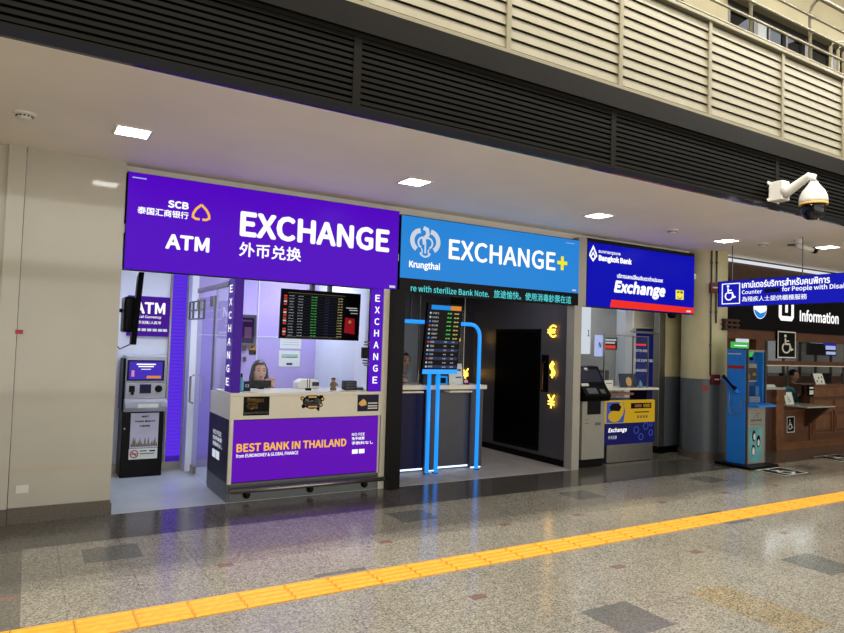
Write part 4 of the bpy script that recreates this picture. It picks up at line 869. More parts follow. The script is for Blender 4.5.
for i, (x, y) in enumerate(((4.3, 7.9), (5.6, 7.0))):
    t = thing('booth_lamp', ('small ceiling lamp above the clerk at the dark counter', 'added unseen fill lamp before the tall glossy black door')[i], 'ceiling light', (x, y, 2.5), 'booth ceiling lamps')
    obj('diffuser', B((x-.11, x+.11, y-.11, y+.11, 2.508, 2.522)), bpy.data.materials['booth_lamp_glow'], t)  # the one by the black door is added to brighten side wall and floor

# ================================================================== DEEP BLUE BANK
t = thing('deep_blue_bank_sign', 'backlit deep blue fascia sign reading Bangkok Bank Exchange with a red stripe', 'sign', (7.5, 6.4, 2.18))
obj('housing', B((6.43, 8.665, 6.45, 6.56, 2.17, 3.10)), 'blackm', t)
obj('light_face', B((6.435, 8.655, 6.44, 6.452, 2.18, 3.045)), 'bbblue', t)
f = facade(6.44)
prism_ = prism(NB(), f, [(6.80, 2.185), (8.655, 2.185), (8.655, 2.29), (6.80, 2.29)], 0, .004)
prism_.free(); obj('red_stripe', prism(NB(), f, [(6.865, 2.185), (8.652, 2.185), (8.652, 2.27), (6.893, 2.29)], 0, .004), 'red', t)
text('ธนาคารกรุงเทพ', f, 6.626, 7.05, 2.90, 2.95, 'white', t, .02)
text('Bangkok Bank', f, 6.628, 7.276, 2.785, 2.89, 'white', t, .06)
text('บริการแลกเปลี่ยนเงินตราต่างประเทศ', f, 6.99, 7.937, 2.60, 2.67, 'white', t, .03)
text('Exchange', f, 6.934, 8.0, 2.345, 2.575, 'white', t, .055, shear=.18)
bm = stroke(NB(), f, [(6.525, 2.985), (6.475, 2.90), (6.463, 2.865), (6.525, 2.80), (6.587, 2.865), (6.577, 2.90)], .022, closed=True)
stroke(bm, f, [(6.485, 2.845), (6.525, 2.905), (6.565, 2.845), (6.525, 2.81)], .016, closed=True)
obj('lotus_emblem', bm, 'white', t)
i_ = obj('yellow_icon', rect(NB(), f, 8.235, 8.41, 2.38, 2.518), 'yel2', t); bm = rect(NB(), f, 8.26, 8.31, 2.475, 2.50, .004, .006); rect(bm, f, 8.335, 8.385, 2.47, 2.505, .004, .006); stroke(bm, f, arc(8.32, 2.44, .05, 200, 340, 6), .012, .004, .006); obj('icon_print', bm, 'khaki', i_)
obj('rating_plate', rect(NB(), f, 8.48, 8.58, 2.20, 2.225, .004, .006), 'wsoft', t)
# shell of the booth
struct('wall_bank_back', B((6.34, 8.30, 7.6, 7.7, 0, 2.8), (8.30, 9.6, 7.6, 7.7, 0, 2.8)), 'blindw')
struct('wall_bank_stub', B((8.72, 9.5, 7.0, 7.12, 0.1, 1.2)), 'grey_paint')
struct('wall_bank_stub', B((8.72, 9.5, 7.0, 7.12, 1.2, 2.72)), 'cream')
struct('baseboard_bank', B((8.56, 9.0, 6.97, 7.14, 0, .1)), 'black')
t = thing('steel_door_frame', 'brushed silver door frame standing left of the round column', 'door frame', (8.4, 7.05, 0))
obj('jamb', B((8.58, 8.715, 7.0, 7.12, .005, 2.66)), 'steel', t, bev=.004); obj('head', B((8.02, 8.58, 7.02, 7.1, 1.87, 1.90)), 'steel', t)
t = thing('blue_door_poster', 'tall navy door panel with white lettering behind the glass screens', 'panel', (8.9, 7.55, 0))
obj('sheet', B((8.53, 9.4, 7.49, 7.5, .02, 1.93)), 'navyposter', t)
f = facade(7.49)
text('WITH AND\nTHE EXPRESS OF\nBANGKOK', f, 8.58, 9.12, 1.25, 1.62, 'wtxt', t, .01, d=.003)
obj('red_line', rect(NB(), f, 8.6, 8.85, 1.68, 1.71), 'red', t)
t = thing('white_column', 'white square pier behind the glass screens of the small counter', 'pier', (8.37, 7.45, 0)); obj('shaft', B((8.25, 8.50, 7.4, 7.59, .01, 2.72)), 'whitewall', t)
t = thing('header_panel', 'cream header panel above the navy door panel', 'panel', (8.5, 7.42, 1.98)); obj('board', B((8.40, 9.1, 7.36, 7.4, 1.96, 2.5)), 'countertop', t)
t = thing('lit_poster', 'narrow white backlit poster right of the cream pillar', 'poster', (7.43, 7.6, 1.52)); obj('sheet', B((7.22, 7.64, 7.56, 7.602, 1.52, 2.5)), 'wsoft', t); text('1', facade(7.56), 7.57, 7.62, 1.8, 1.9, 'navy', t)
# glass screens on the counter
t = thing('counter_screen', 'glass counter screens with posters above the yellow and navy counter front', 'glass screen', (7.4, 6.66, 1.06))
obj('pane', B((6.98, 7.28, 6.62, 6.626, 1.06, 1.80), (7.29, 7.55, 6.62, 6.626, 1.06, 1.80), (7.58, 7.86, 6.62, 6.626, 1.06, 1.80)), 'glassg', t)
obj('edge_post', B((6.96, 6.97, 6.61, 6.63, 1.06, 1.81), (7.54, 7.55, 6.61, 6.63, 1.06, 1.81), (7.86, 7.87, 6.61, 6.63, 1.06, 1.81), (6.96, 7.86, 6.615, 6.625, 1.80, 1.81)), 'steel', t)
t = thing('letter_poster', 'pale blue hanging poster with a big N behind the glass', 'poster', (6.86, 6.65, 1.5)); obj('sheet', B((6.80, 6.95, 6.64, 6.65, 1.50, 1.80)), 'lilac', t); text('N', facade(6.64), 6.87, 6.92, 1.62, 1.70, 'navy', t, .03)
t = thing('window_poster', 'small dark poster with white and red letters behind the glass', 'poster', (7.1, 6.65, 1.6)); obj('sheet', B((6.99, 7.24, 6.64, 6.65, 1.60, 1.77)), 'stickerblk', t); obj('print', rect(rect(NB(), facade(6.64), 7.0, 7.22, 1.725, 1.75), facade(6.64), 7.0, 7.19, 1.685, 1.71), 'wtxt', t); obj('red_print', rect(NB(), facade(6.64), 7.0, 7.2, 1.615, 1.66), 'red', t)
# counter
t = thing('bank_counter', 'small bank counter with white top, yellow and navy poster front, steel base', 'counter', (7.4, 6.8, 0))
obj('worktop', B((6.94, 8.04, 6.55, 7.0, 1.03, 1.06)), 'countertop', t, bev=.004)
obj('carcass', B((6.98, 8.0, 6.66, 6.98, .01, .88), (7.9, 8.0, 6.66, 6.98, .88, 1.03), (6.98, 7.05, 6.66, 6.98, .88, 1.03)), 'navy', t)
obj('base', B((7.05, 8.0, 6.62, 6.66, .01, .26)), 'steel', t)
fp = obj('poster_front', B((7.0, 8.01, 6.60, 6.66, .26, .56)), 'navyposter', t); yp = obj('yellow_poster', B((7.0, 8.01, 6.60, 6.66, .56, .88)), 'yposter', t)
f = facade(6.60)
text('Exchange', f, 7.05, 7.42, .42, .50, 'white', fp, .03, shear=.18); text('外币兑换', f, 7.05, 7.22, .34, .39, 'wtxt', fp, .01)
bm = NB()
for (a, b, r_) in ((7.62, .45, .05), (7.82, .50, .05), (7.93, .40, .04), (7.72, .35, .045), (7.93, .53, .03)): stroke(bm, f, arc(a, b, r_, 0, 340, 12), .008, closed=True)
obj('coin_drawing', bm, emat('poster_blue_line', (70, 90, 180), .7), fp)
obj('picture', prism(NB(), f, [(7.01, .57), (7.35, .57), (7.38, .72), (7.34, .86), (7.01, .86)], 0, .003), emat('poster_blue_picture', (60, 90, 170), .7), yp)
obj('yellow_case', disc(disc(NB(), f, 7.17, .66, .13, .003, .005, 18, .08), f, 7.30, .76, .05, .003, .005, 18, .11), 'yposter', yp)
obj('figure_shape', prism(NB(), f, [(7.09, .74), (7.26, .73), (7.30, .79), (7.24, .84), (7.12, .84), (7.06, .79)], .005, .007), 'stickerblk', yp)
obj('title_block', rect(NB(), f, 7.50, 7.93, .76, .84, 0, .003), 'stickerblk', yp); obj('print', rect(rect(rect(rect(NB(), f, 7.64, 7.67, .62, .66), f, 7.70, 7.73, .62, .66), f, 7.76, 7.79, .62, .66), f, 7.82, 7.85, .62, .66), 'khaki', yp); obj('title_mark', rect(NB(), f, 7.58, 7.72, .78, .82, .003, .005), 'orangebrown', yp); text('VND', f, 7.75, 7.90, .775, .825, 'yposter', yp, .03, d0=.003); obj('caption', rect(NB(), f, 7.58, 7.88, .70, .715), 'stickerblk', yp)
tag(obj('copper_tray', B((7.06, 7.58, 6.62, 6.75, .955, .985)), 'orangebrown', bev=.003), 'copper coloured shelf strip just under the small bank counter top', 'shelf')
t = thing('laptop_screen', 'dark upright screen with round golden emblem on the small bank counter', 'screen', (7.6, 6.72, 1.06)); PF = Fr((0, 6.72, 1.06), (1, 0, 0), Vector((0, .2, 1)).normalized())
obj('display', rect(NB(), PF, 7.42, 7.76, 0, .20, -.015, 0), 'laptop', t); obj('golden_emblem', disc(NB(), PF, 7.60, .08, .06, 0, .003, 18, .07), 'gold', t)
t = thing('card_stand', 'small white card on the left of the small bank counter', 'card', (7.02, 6.6, 1.06)); obj('card', B((6.95, 7.12, 6.59, 6.60, 1.06, 1.17)), 'paper', t); obj('print', B((6.98, 7.09, 6.586, 6.59, 1.12, 1.13)), 'grey_paint', t)
t = thing('desk_telephone', 'dark desk device behind the white card on the small bank counter', 'device', (7.0, 6.8, 1.06)); obj('body', B((6.96, 7.26, 6.8, 6.9, 1.06, 1.30)), 'cardbox', t, bev=.008); obj('key_panel', B((7.0, 7.16, 6.79, 6.8, 1.18, 1.26)), 'grey_paint', t)
tag(obj('blue_bottle', lathe(NB(), (7.76, 6.66, 1.06), [(.03, 0), (.03, .06), (.012, .08), (.012, .1)], 14), 'clearb', smooth=True), 'small blue bottle right of the golden emblem screen', 'bottle')
tag(obj('hanging_ceiling_camera', lathe(NB(), (8.36, 6.6, 2.16), [(.02, -.06), (.055, -.045), (.07, 0), (.07, .02)], 20), 'black', smooth=True), 'small black dome camera hanging under the red stripe of the blue sign', 'camera')
t = thing('booth_lamp', 'ceiling lamp panel inside the small bank booth', 'ceiling light', (7.5, 7.1, 2.7), 'booth ceiling lamps'); obj('diffuser', B((7.3, 7.7, 6.9, 7.3, 2.708, 2.722)), emat('bank_lamp_glow', (235, 240, 250), 15.0), t)
# self-service kiosk
t = thing('passbook_kiosk', 'warm grey self-service machine with a sloped black head beside the cream pillar', 'kiosk', (6.6, 6.55, 0))
obj('plinth', B((6.40, 6.84, 6.50, 6.85, .004, .12)), 'black', t)
cb = obj('cabinet', B((6.40, 6.82, 6.45, 6.80, .12, .90)), 'bbgrey', t, bev=.006)
obj('slot_panel', B((6.49, 6.73, 6.44, 6.45, .72, .90)), 'black', cb); obj('marking', B((6.45, 6.52, 6.446, 6.45, .60, .61), (6.45, 6.53, 6.446, 6.45, .65, .655), (6.64, 6.74, 6.446, 6.45, .57, .61)), 'grey_paint', cb)
hd = obj('head', prism(NB(), Fr((0, 0, 0), (0, 1, 0), (0, 0, 1)), [(6.80, .90), (6.40, .90), (6.36, .98), (6.46, 1.10), (6.62, 1.36), (6.80, 1.38)], 6.37, 6.85), 'black', t, bev=.008)
SF = Fr((0, 6.46, 1.10), (1, 0, 0), Vector((0, .16, .26)).normalized())
obj('screen', rect(NB(), SF, 6.41, 6.80, .06, .26, 0, .004), mat('kiosk_screen', (40, 46, 66), .15, noise=0), hd)
KF2 = Fr((0, 6.36, .98), (1, 0, 0), Vector((0, .10, .12)).normalized())
obj('keypad', rect(rect(NB(), KF2, 6.44, 6.62, .03, .12, 0, .006), KF2, 6.68, 6.76, .03, .10, 0, .006), 'grey_paint', hd); obj('label_sticker', rect(rect(NB(), SF, 6.39, 6.52, .0, .04, 0, .004), SF, 6.56, 6.62, .24, .28, 0, .004), 'stickerw', hd)
tag(obj('cable_duct', B((6.87, 6.93, 6.70, 6.80, .004, 1.02)), 'black'), 'narrow black upright duct between grey machine and small bank counter', 'duct')

# ================================================================== BLUE KIOSK (telephone)
ox, oy = 8.77, 5.62
t = thing('phone_kiosk', 'slim blue and silver public phone kiosk standing beside the round column', 'kiosk', (8.95, 5.85, 0))
obj('base_plate', B((8.60, 9.28, 5.47, 6.02, .0, .04)), 'black', t, bev=.008)
sd_ = obj('side_panel', B((ox-.02, ox+.02, oy+.03, 5.94, .04, 1.66)), 'kioskblue', t, bev=.006)
obj('warning_strip', B((ox-.024, ox-.02, oy+.05, 5.93, 1.385, 1.43)), 'redp', sd_)
obj('small_print', rect(NB(), sidewall(ox-.022), -5.92, -5.72, 1.59, 1.603, 0, .003), 'stickerw', sd_)
obj('side_panel', B((ox+.40, ox+.44, oy+.03, 5.94, .04, 1.66)), 'kioskblue', t, bev=.006)
obj('back_panel', B((ox+.02, ox+.40, 5.77, 5.94, .04, 1.64)), 'kioskin', t)
obj('head_cap', B((ox-.01, ox+.43, oy+.02, 5.93, 1.63, 1.66)), 'kiosksilver', t)
fp = obj('front_panel', B((ox+.0, ox+.42, oy, oy+.05, .04, .86)), 'kiosksilver', t, bev=.015)
obj('edge_profile', B((ox-.015, ox+.01, oy, oy+.04, .04, 1.66), (ox+.415, ox+.44, oy, oy+.04, .04, 1.66)), 'darksteel', t)
f = facade(oy)
ps = obj('poster', prism(NB(), f, [(ox+.03, .12)]+arc(ox+.18, .13, .15, 190, 350, 8, .06)+[(ox+.33, .12), (ox+.33, .56), (ox+.03, .56)], 0, .003), 'penguin', fp)
obj('title_mark', stroke(rect(NB(), f, ox+.07, ox+.33, .645, .675), f, arc(ox+.2, .68, .05, 20, 160, 8), .01), 'grey_paint', fp); obj('slogan', rect(rect(NB(), f, ox+.06, ox+.3, .60, .608), f, ox+.20, ox+.28, .75, .76), 'grey_paint', fp)
bm = NB()
for (a, b, s) in ((.14, .44, .05), (.25, .36, .055), (.13, .24, .05)): disc(bm, f, ox+a, b, s*.8, .003, .005, 16, s*1.6)
obj('bird_shape', bm, 'stickerblk', ps)
bm = NB()
for (a, b, s) in ((.15, .43, .03), (.25, .34, .03), (.13, .225, .035)): disc(bm, f, ox+a, b, s*.8, .005, .007, 16, s*1.6)
obj('bird_belly', bm, 'stickerw', ps)
obj('shelf', prism(NB(), Fr((0, 0, 0), (0, 1, 0), (0, 0, 1)), [(5.72, .83), (5.46, .86), (5.46, .885), (5.54, .90), (5.72, .90)], ox+.0, ox+.42), 'kioskblue', t, bev=.006)
kb = obj('keyboard', B((ox+.05, ox+.32, 5.64, 5.77, .90, 1.0)), 'kioskin', t, bev=.004); obj('keys', B(*[(ox+.07+.03*i, ox+.09+.03*i, 5.632, 5.64, .92+.025*j, .938+.025*j) for i in range(8) for j in range(3)]), 'blindw', kb)
scn = obj('screen_unit', B((ox+.08, ox+.33, 5.70, 5.77, 1.20, 1.46)), 'kiosksilver', t, bev=.004); obj('screen', B((ox+.095, ox+.315, 5.694, 5.70, 1.225, 1.40)), mat('kiosk_screen_brown', (64, 58, 50), .2, noise=.3), scn); obj('window', B((ox+.21, ox+.29, 5.69, 5.694, 1.29, 1.33), (ox+.12, ox+.15, 5.69, 5.694, 1.24, 1.31)), 'khaki', scn)
obj('coin_slot', B((ox+.27, ox+.36, 5.68, 5.77, 1.0, 1.14)), 'kioskin', t, bev=.004); obj('camera_lens', lathe(lathe(NB(), (ox+.13, 5.77, 1.53), [(.025, 0), (.025, -.03)], 12, (0, 1, 0)), (ox+.28, 5.77, 1.53), [(.025, 0), (.025, -.03)], 12, (0, 1, 0)), 'black', t)
obj('hopper', prism(NB(), facade(5.74), [(ox+.10, 1.63), (ox+.28, 1.63), (ox+.21, 1.56), (ox+.16, 1.56)], 0, .03), 'green', t)
# handset cradle on its left side
hs = obj('handset_cradle', tube(NB(), [(8.735, 5.99, 1.245), (8.735, 5.80, 1.10), (8.735, 5.76, 1.03)], [.035, .04, .03], 8), 'kioskblue', t)
obj('handset', tube(NB(), [(8.69, 5.96, 1.27), (8.69, 5.90, 1.22), (8.69, 5.82, 1.14), (8.69, 5.76, 1.10)], [.03, .018, .018, .03], 10), 'black', t, smooth=True)
obj('armoured_cord', tube(NB(), [(8.72, 5.86, 1.05), (8.72, 5.89, .9), (8.72, 5.87, .76), (8.72, 5.80, .72), (8.73, 5.72, .78), (8.74, 5.68, .95)], .006, 6), 'steel', t, smooth=True)
k_ = thing('green_topper_sign', 'green lit topper sign standing above the blue phone kiosk', 'sign', (9.0, 5.9, 1.66)); obj('panel', B((8.80, 9.18, 5.88, 5.92, 1.68, 1.77)), 'green', k_); obj('upper_panel', B((8.92, 9.18, 5.88, 5.92, 1.77, 1.82)), 'wsoft', k_); obj('support', B((8.9, 8.92, 5.89, 5.91, 1.655, 1.68), (9.1, 9.12, 5.89, 5.91, 1.655, 1.68)), 'black', k_)
obj('small_print', rect(NB(), facade(5.88), 8.83, 9.13, 1.71, 1.725), 'white', k_)

# ================================================================== ACCESSIBLE SIGN
t = thing('wheelchair_counter_sign', 'long hanging blue sign with wheelchair symbol in Thai, English and Chinese', 'sign', (8.6, 4.9, 2.27))
XS = 8.6
obj('housing', B((XS, XS+.08, 3.3, 6.0, 2.27, 2.64)), 'navy', t)
fc = obj('light_face', B((XS-.008, XS, 3.305, 5.975, 2.275, 2.635)), 'signblue', t)
f = sidewall(XS-.008)
bm = stroke(NB(), f, [(-5.92, 2.31), (-5.65, 2.31), (-5.65, 2.595), (-5.92, 2.595)], .012, closed=True); wheelchair(bm, f, -5.80, 2.46, .235, 0, .004); obj('wheelchair_symbol', bm, 'white', fc)
text('เคาน์เตอร์บริการสำหรับคนพิการ', f, -5.615, -4.43, 2.52, 2.62, 'white', fc, .03)
text('Counter', f, -5.614, -5.32, 2.435, 2.49, 'white', fc, .02); obj('blank_patch', rect(NB(), f, -5.29, -5.07, 2.44, 2.495), 'navy', fc)
text('for People with Disabilities', f, -5.04, -4.02, 2.43, 2.51, 'white', fc, .02)
text('為殘疾人士提供櫃檯服務', f, -5.613, -4.714, 2.33, 2.40, 'white', fc, .0)
obj('hanger_rod', tube(tube(tube(NB(), [(XS+.04, 5.8, 2.64), (XS+.04, 5.8, CZ)], .008, 6), [(XS+.04, 4.8, 2.64), (XS+.04, 4.8, CZ)], .008, 6), [(XS+.04, 3.6, 2.64), (XS+.04, 3.6, CZ)], .008, 6), 'darksteel', t)

# ================================================================== INFORMATION COUNTER
struct('wall_right', B((9.2, 14.8, YF+.02, YF+.16, 2.62, CZ)), 'wooddk')
struct('wall_right_back', B((9.2, 17.1, 8.1, 8.2, 0, 2.7)), 'blindw')
struct('trim_13', B((9.2, 14.8, YF-.04, YF+.02, 3.07, 3.11)), emat('cornice_lamp', (230, 235, 240), .9))
struct('trim_14', B((9.2, 14.8, YF-.05, YF+.16, 1.84, 1.99)), 'wood')
struct('door_1', B((9.2, 10.22, YF+.1, YF+.16, 0, 1.84)), 'wooddk')
struct('trim_15', B((10.22, 10.46, YF-.04, YF+.16, 0, 1.84), (9.2, 9.32, YF-.03, YF+.16, 0, 1.84), (13.9, 14.8, YF, YF+.16, 0, 1.84)), 'wood')
struct('baseboard_far', B((9.25, 10.5, YF-.05, YF+.1, 0, .12)), 'wooddk')
struct('wall_far_right', B((17.0, 17.1, 6.6, 8.1, 0, CZ)), 'wooddk')
t = thing('information_sign', 'black fascia sign with white Information lettering half behind the blue sign', 'sign', (11.8, YF-.05, 2.0))
obj('panel', B((9.3, 14.7, YF-.07, YF+.02, 1.99, 2.60)), 'stickerblk', t)
f = facade(YF-.07)
text('Information', f, 11.42, 12.68, 2.19, 2.40, 'white', t, .04); pass
obj('round_logo', disc(NB(), f, 10.27, 2.36, .18, 0, .003, 28), 'white', t); obj('logo_wave', prism(NB(), f, arc(10.27, 2.36, .17, 190, 350, 12)+[(10.40, 2.30), (10.27, 2.27), (10.14, 2.32)], .003, .005), 'btxt', t)
obj('service_icon', prism(NB(), f, [(10.80, 2.24), (10.86, 2.18), (11.18, 2.18), (11.24, 2.24), (11.24, 2.55), (10.80, 2.55)], 0, .003), 'white', t); obj('icon_print', prism(NB(), f, [(10.88, 2.26), (11.16, 2.26), (11.16, 2.52), (11.06, 2.52), (11.06, 2.32), (10.98, 2.32), (10.98, 2.52), (10.88, 2.52)], .003, .005), 'stickerblk', t)
t = thing('wheelchair_plate', 'black plate with white wheelchair symbol hung on the information glazing', 'sign', (11.08, YF-.07, 1.5))
fw_ = facade(YF-.09)
obj('plate', B((10.73, 11.28, YF-.09, YF-.06, 1.54, 2.01)), 'stickerblk', t); bm = stroke(NB(), fw_, [(10.75, 1.56), (11.26, 1.56), (11.26, 1.99), (10.75, 1.99)], .02, closed=True)
fz = Fr((0, YF-.09, 0), (1.35, 0, 0), (0, 0, 1)); fz.N = Vector((0, -1, 0)); wheelchair(bm, fz, 11.02/1.35, 1.78, .34); obj('wheelchair_symbol', bm, 'stickerw', t)
# glazing frame
t = thing('information_glazing', 'brown framed glass screen above the information counter', 'glazing', (12.2, YF, 1.05))
obj('transom', B((10.46, 13.9, YF-.03, YF+.05, 1.43, 1.50)), 'wood', t); obj('transom_lip', B((10.46, 13.9, YF-.035, YF+.0, 1.415, 1.43)), 'countertop', t)
obj('pane', B((10.46, 13.9, YF+.0, YF+.006, 1.50, 1.84)), 'glass', t); obj('lower_pane', B((12.0, 13.9, YF+.05, YF+.056, 1.10, 1.42)), 'glass', t)
obj('mullion', B(*[(x, x+.02, YF+.0, YF+.02, 1.06, 1.43) for x in (11.2, 12.1, 13.0)]), 'darksteel', t)
# counter parts
t = thing('information_counter', 'carved dark brown wooden information counter with raised and lowered parts', 'counter', (12.2, 6.8, 0))
obj('pilaster', B((10.78, 11.0, YF-.06, YF+.1, 0, 1.02), (10.76, 11.02, YF-.08, YF+.1, .0, .16), (10.76, 11.02, YF-.08, YF+.1, .92, .98), (10.76, 11.02, YF-.08, YF+.1, .80, .82), (10.76, 11.02, YF-.08, YF+.1, .22, .25)), 'wood2', t, bev=.006)
obj('side_top', B((10.42, 11.04, YF-.06, 6.9, 1.02, 1.05)), 'stone', t); obj('left_panel', B((10.46, 10.78, YF, YF+.06, 0, 1.02)), 'wooddk', t)
obj('low_front', B((11.0, 11.88, YF+.0, YF+.06, .12, .74)), 'wood', t)
obj('raised_front', B((11.86, 13.95, YF-.02, YF+.08, .12, .88)), 'wood', t)
obj('raised_ledge', B((11.84, 13.95, YF-.09, YF+.12, .88, 1.07), (11.82, 13.95, YF-.12, YF+.3, 1.07, 1.10)), 'wood2', t, bev=.008)
bm = NB()
for a, b in ((11.95, 12.55), (12.65, 13.25), (13.35, 13.9)):
    f = facade(YF-.02); stroke(bm, f, [(a, .24), (b, .24), (b, .62), (a, .62)], .025, 0, .018, True); rect(bm, f, a+.06, b-.06, .3, .56, 0, .012); rect(bm, f, a, b, .68, .82, 0, .010)
obj('raised_panel', bm, 'wood2', t)
obj('mid_rail', B((11.0, 13.95, YF-.03, YF+.02, .64, .665)), 'wood2', t)
obj('plinth', B((11.0, 13.95, YF-.05, YF+.1, 0, .06), (11.0, 13.95, YF-.035, YF+.1, .06, .09), (11.0, 13.95, YF-.02, YF+.1, .09, .12)), 'wood2', t)
obj('side_return', B((11.84, 11.90, YF+.08, YF+.12, .12, 1.07)), 'wooddk', t)
t = thing('writing_ledge', 'pale stone low writing ledge on a triangular wooden bracket', 'shelf', (11.4, 6.3, .45))
obj('slab', B((11.02, 11.86, 6.02, YF+.35, .74, .765)), 'stone', t, bev=.004)
obj('bracket', prism(NB(), Fr((0, 0, 0), (0, 1, 0), (0, 0, 1)), [(YF, .74), (6.06, .74), (YF, .36)], 11.72, 11.80), 'wooddk', t)
t = thing('accessible_sticker', 'small black wheelchair sticker on the low counter front', 'sticker', (11.25, YF, .3)); f = facade(YF); obj('sheet', rect(NB(), f, 11.17, 11.42, .27, .56, 0, .003), 'stickerblk', t); bm = stroke(NB(), f, [(11.185, .285), (11.405, .285), (11.405, .545), (11.185, .545)], .012, .003, .005, True); wheelchair(bm, f, 11.29, .41, .18, .003, .005); obj('wheelchair_symbol', bm, 'stickerw', t)
t = thing('small_notice_card', 'white tilted notice card on the pale writing ledge', 'card', (11.15, YF-.1, .765)); PF = Fr((0, YF-.06, .765), (1, 0, 0), Vector((0, .25, 1)).normalized()); obj('card', rect(NB(), PF, 11.06, 11.30, 0, .21, -.006, 0), 'paper', t); bm = NB(); wheelchair(bm, PF, 11.17, .09, .13, 0, .002); obj('print', bm, 'grey_paint', t)
t = thing('notice_frame', 'small black framed notice hung at the corner of the raised counter', 'notice', (11.9, YF-.1, .9)); obj('frame', B((11.66, 11.84, YF-.1, YF-.08, .90, 1.09)), 'stickerblk', t); obj('print', B((11.69, 11.81, YF-.104, YF-.1, 1.03, 1.06), (11.69, 11.81, YF-.104, YF-.1, .93, 1.0)), 'paper', t)
t = thing('tablet_stand', 'white tilted display card with black symbols on the raised counter', 'card', (12.3, YF, 1.1)); PF = Fr((0, YF-.05, 1.10), (1, 0, 0), Vector((-.25, .2, 1)).normalized()); PF.N = Vector((0, -1, .2)).normalized(); obj('card', rect(NB(), PF, 12.0, 12.30, 0, .20, -.008, 0), 'paper', t); bm = NB()
for (a, b) in ((12.06, .06), (12.14, .12), (12.2, .05), (12.24, .13)): disc(bm, PF, a, b, .018, 0, .002, 10)
obj('print', bm, 'stickerblk', t)
tag(obj('paper_stack', B((10.74, 11.0, 6.55, 6.8, 1.05, 1.07), (10.78, 11.0, 6.57, 6.76, 1.07, 1.09)), 'paper'), 'low stack of papers on the left end of the information counter', 'papers')
V, E_, R_ = seated(12.40, 7.12, 1.20, hl=(12.22, 6.86, .84), hr=(12.56, 6.86, .84))
V = [(x, y, z) for x, y, z in V]
person('person', 'dark-haired attendant in a teal shirt bending behind the information counter', V, E_, R_, 'teal', (12.36, 7.02, 1.22), 'short', 'skin2', [(12.20, 6.82, .84, -.2, -.4), (12.55, 6.82, .84, .2, -.4)], (12.4, 7.2, 0))
# hanging monitors and back fittings
for i, (x0, x1, y_, z0_, z1_, lb) in enumerate(((13.4, 14.4, 7.3, 1.62, 1.95, 'wide hanging monitor with blue and white windows, at the right'), (12.55, 12.9, 7.3, 1.68, 1.92, 'narrow hanging monitor right of the wheelchair plate'))):
    t = thing('hanging_monitor', lb, 'monitor', ((x0+x1)/2, y_, z0_), 'hanging monitors in the information office')
    obj('housing', B((x0, x1, y_, y_+.06, z0_, z1_)), 'stickerblk', t); w_ = (x1-x0)
    obj('window', B((x0+.04*w_, x0+.5*w_, y_-.006, y_, z1_-.09, z1_-.03), (x0+.6*w_, x1-.03, y_-.006, y_, z0_+.12, z1_-.13), (x0+.62*w_, x1-.03, y_-.006, y_, z0_+.02, z0_+.08)), 'lilac', t)
    obj('blue_window', B((x0+.52*w_, x1-.03, y_-.006, y_, z1_-.12, z1_-.02)), 'signblue', t)
    obj('hanger', B(((x0+x1)/2-.02, (x0+x1)/2+.02, y_+.01, y_+.04, z1_, 2.62)), 'black', t)
t = thing('back_partition', 'pale grey panelled rear office partition with dark posts', 'partition', (14.0, 8.05, 0))
obj('panel', B(*[(11.9+i*.62, 12.46+i*.62, 8.03, 8.06, 1.22, 2.05) for i in range(8)]), 'blindw', t); obj('post', B(*[(11.84+i*.62, 11.9+i*.62, 8.0, 8.09, 0, 2.6) for i in range(9)]), 'wooddk', t); obj('lower_panel', B((9.4, 16.9, 7.98, 8.0, 0, 1.16)), 'wood', t)
t = thing('desktop_monitor', 'dark desktop monitor behind the raised counter, right of the tilted card', 'monitor', (13.2, 6.9, 1.0)); obj('display', B((13.0, 13.35, 6.85, 6.89, 1.07, 1.28)), 'screen', t, bev=.004); obj('stand', B((13.15, 13.2, 6.87, 6.9, .99, 1.08)), 'black', t)
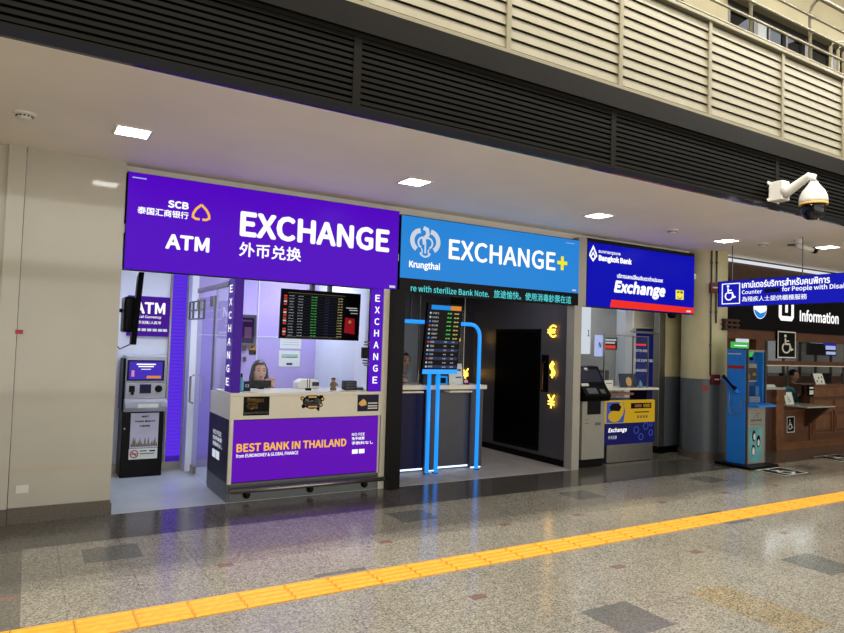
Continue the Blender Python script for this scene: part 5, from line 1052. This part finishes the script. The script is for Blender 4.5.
tag(obj('staff_desk', B((12.85, 13.9, 6.6, 6.92, .95, .99), (12.85, 12.9, 6.6, 6.92, 0, .95), (13.85, 13.9, 6.6, 6.92, 0, .95)), 'wood'), 'brown staff desk behind the raised information counter', 'desk')
t = thing('batten_lamp', 'white ceiling tube lamp seen through the information glazing', 'ceiling light', (13.1, 7.53, 2.06)); obj('tube', B((12.3, 14.0, 7.5, 7.56, 2.06, 2.09)), emat('tube_glow', (225, 235, 240), 16.0), t); obj('fixture', B((12.3, 14.0, 7.47, 7.59, 2.09, 2.13)), 'whitep', t); obj('suspension', B((12.5, 12.52, 7.52, 7.54, 2.13, 2.62), (13.8, 13.82, 7.52, 7.54, 2.13, 2.62)), 'steel', t)
# floor stickers
def floorsticker(x0, x1, y0, y1, label):
    t = thing('floor_sticker', label, 'sticker', ((x0+x1)/2, (y0+y1)/2, .001), 'wheelchair stickers on the floor'); f = Fr((0, 0, .001), (1, 0, 0), (0, 1, 0))
    obj('sheet', rect(NB(), f, x0, x1, y0, y1, 0, .0015), 'stickerblk', t)
    bm = stroke(NB(), f, [(x0+.03, y0+.03), (x1-.03, y0+.03), (x1-.03, y1-.03), (x0+.03, y1-.03)], .02, .0015, .003, True); wheelchair(bm, f, (x0+x1)/2, (y0+y1)/2, .4, .0015, .003); obj('wheelchair_symbol', bm, 'stickerw', t)
floorsticker(8.68, 9.28, 5.02, 5.48, 'black and white wheelchair floor sticker in front of the blue kiosk')
floorsticker(10.75, 11.5, 5.35, 5.82, 'black and white wheelchair floor sticker before the information counter')

# ================================================================== TACTILE PAVING
t = thing('tactile_paving', 'yellow tactile guide strip with raised bars running across the grey floor', 'tactile paving', (5, 4.04, 0))
bm = NB(); x = -2.4
while x < 16: bx(bm, x, x+.296, 3.905, 4.165, -.005, .006); x += .30
obj('tiles', bm, 'tactile', t)
bm = NB(); x = -2.4
while x < 16:
    for k in range(4):
        y = 3.935+k*.066
        prism(bm, Fr((0, 0, 0), (0, 1, 0), (0, 0, 1)), [(y-.019, .006), (y+.019, .006), (y+.013, .013), (y-.013, .013)], x+.008, x+.288)
    x += .30
obj('raised_bars', bm, 'tactile', t)
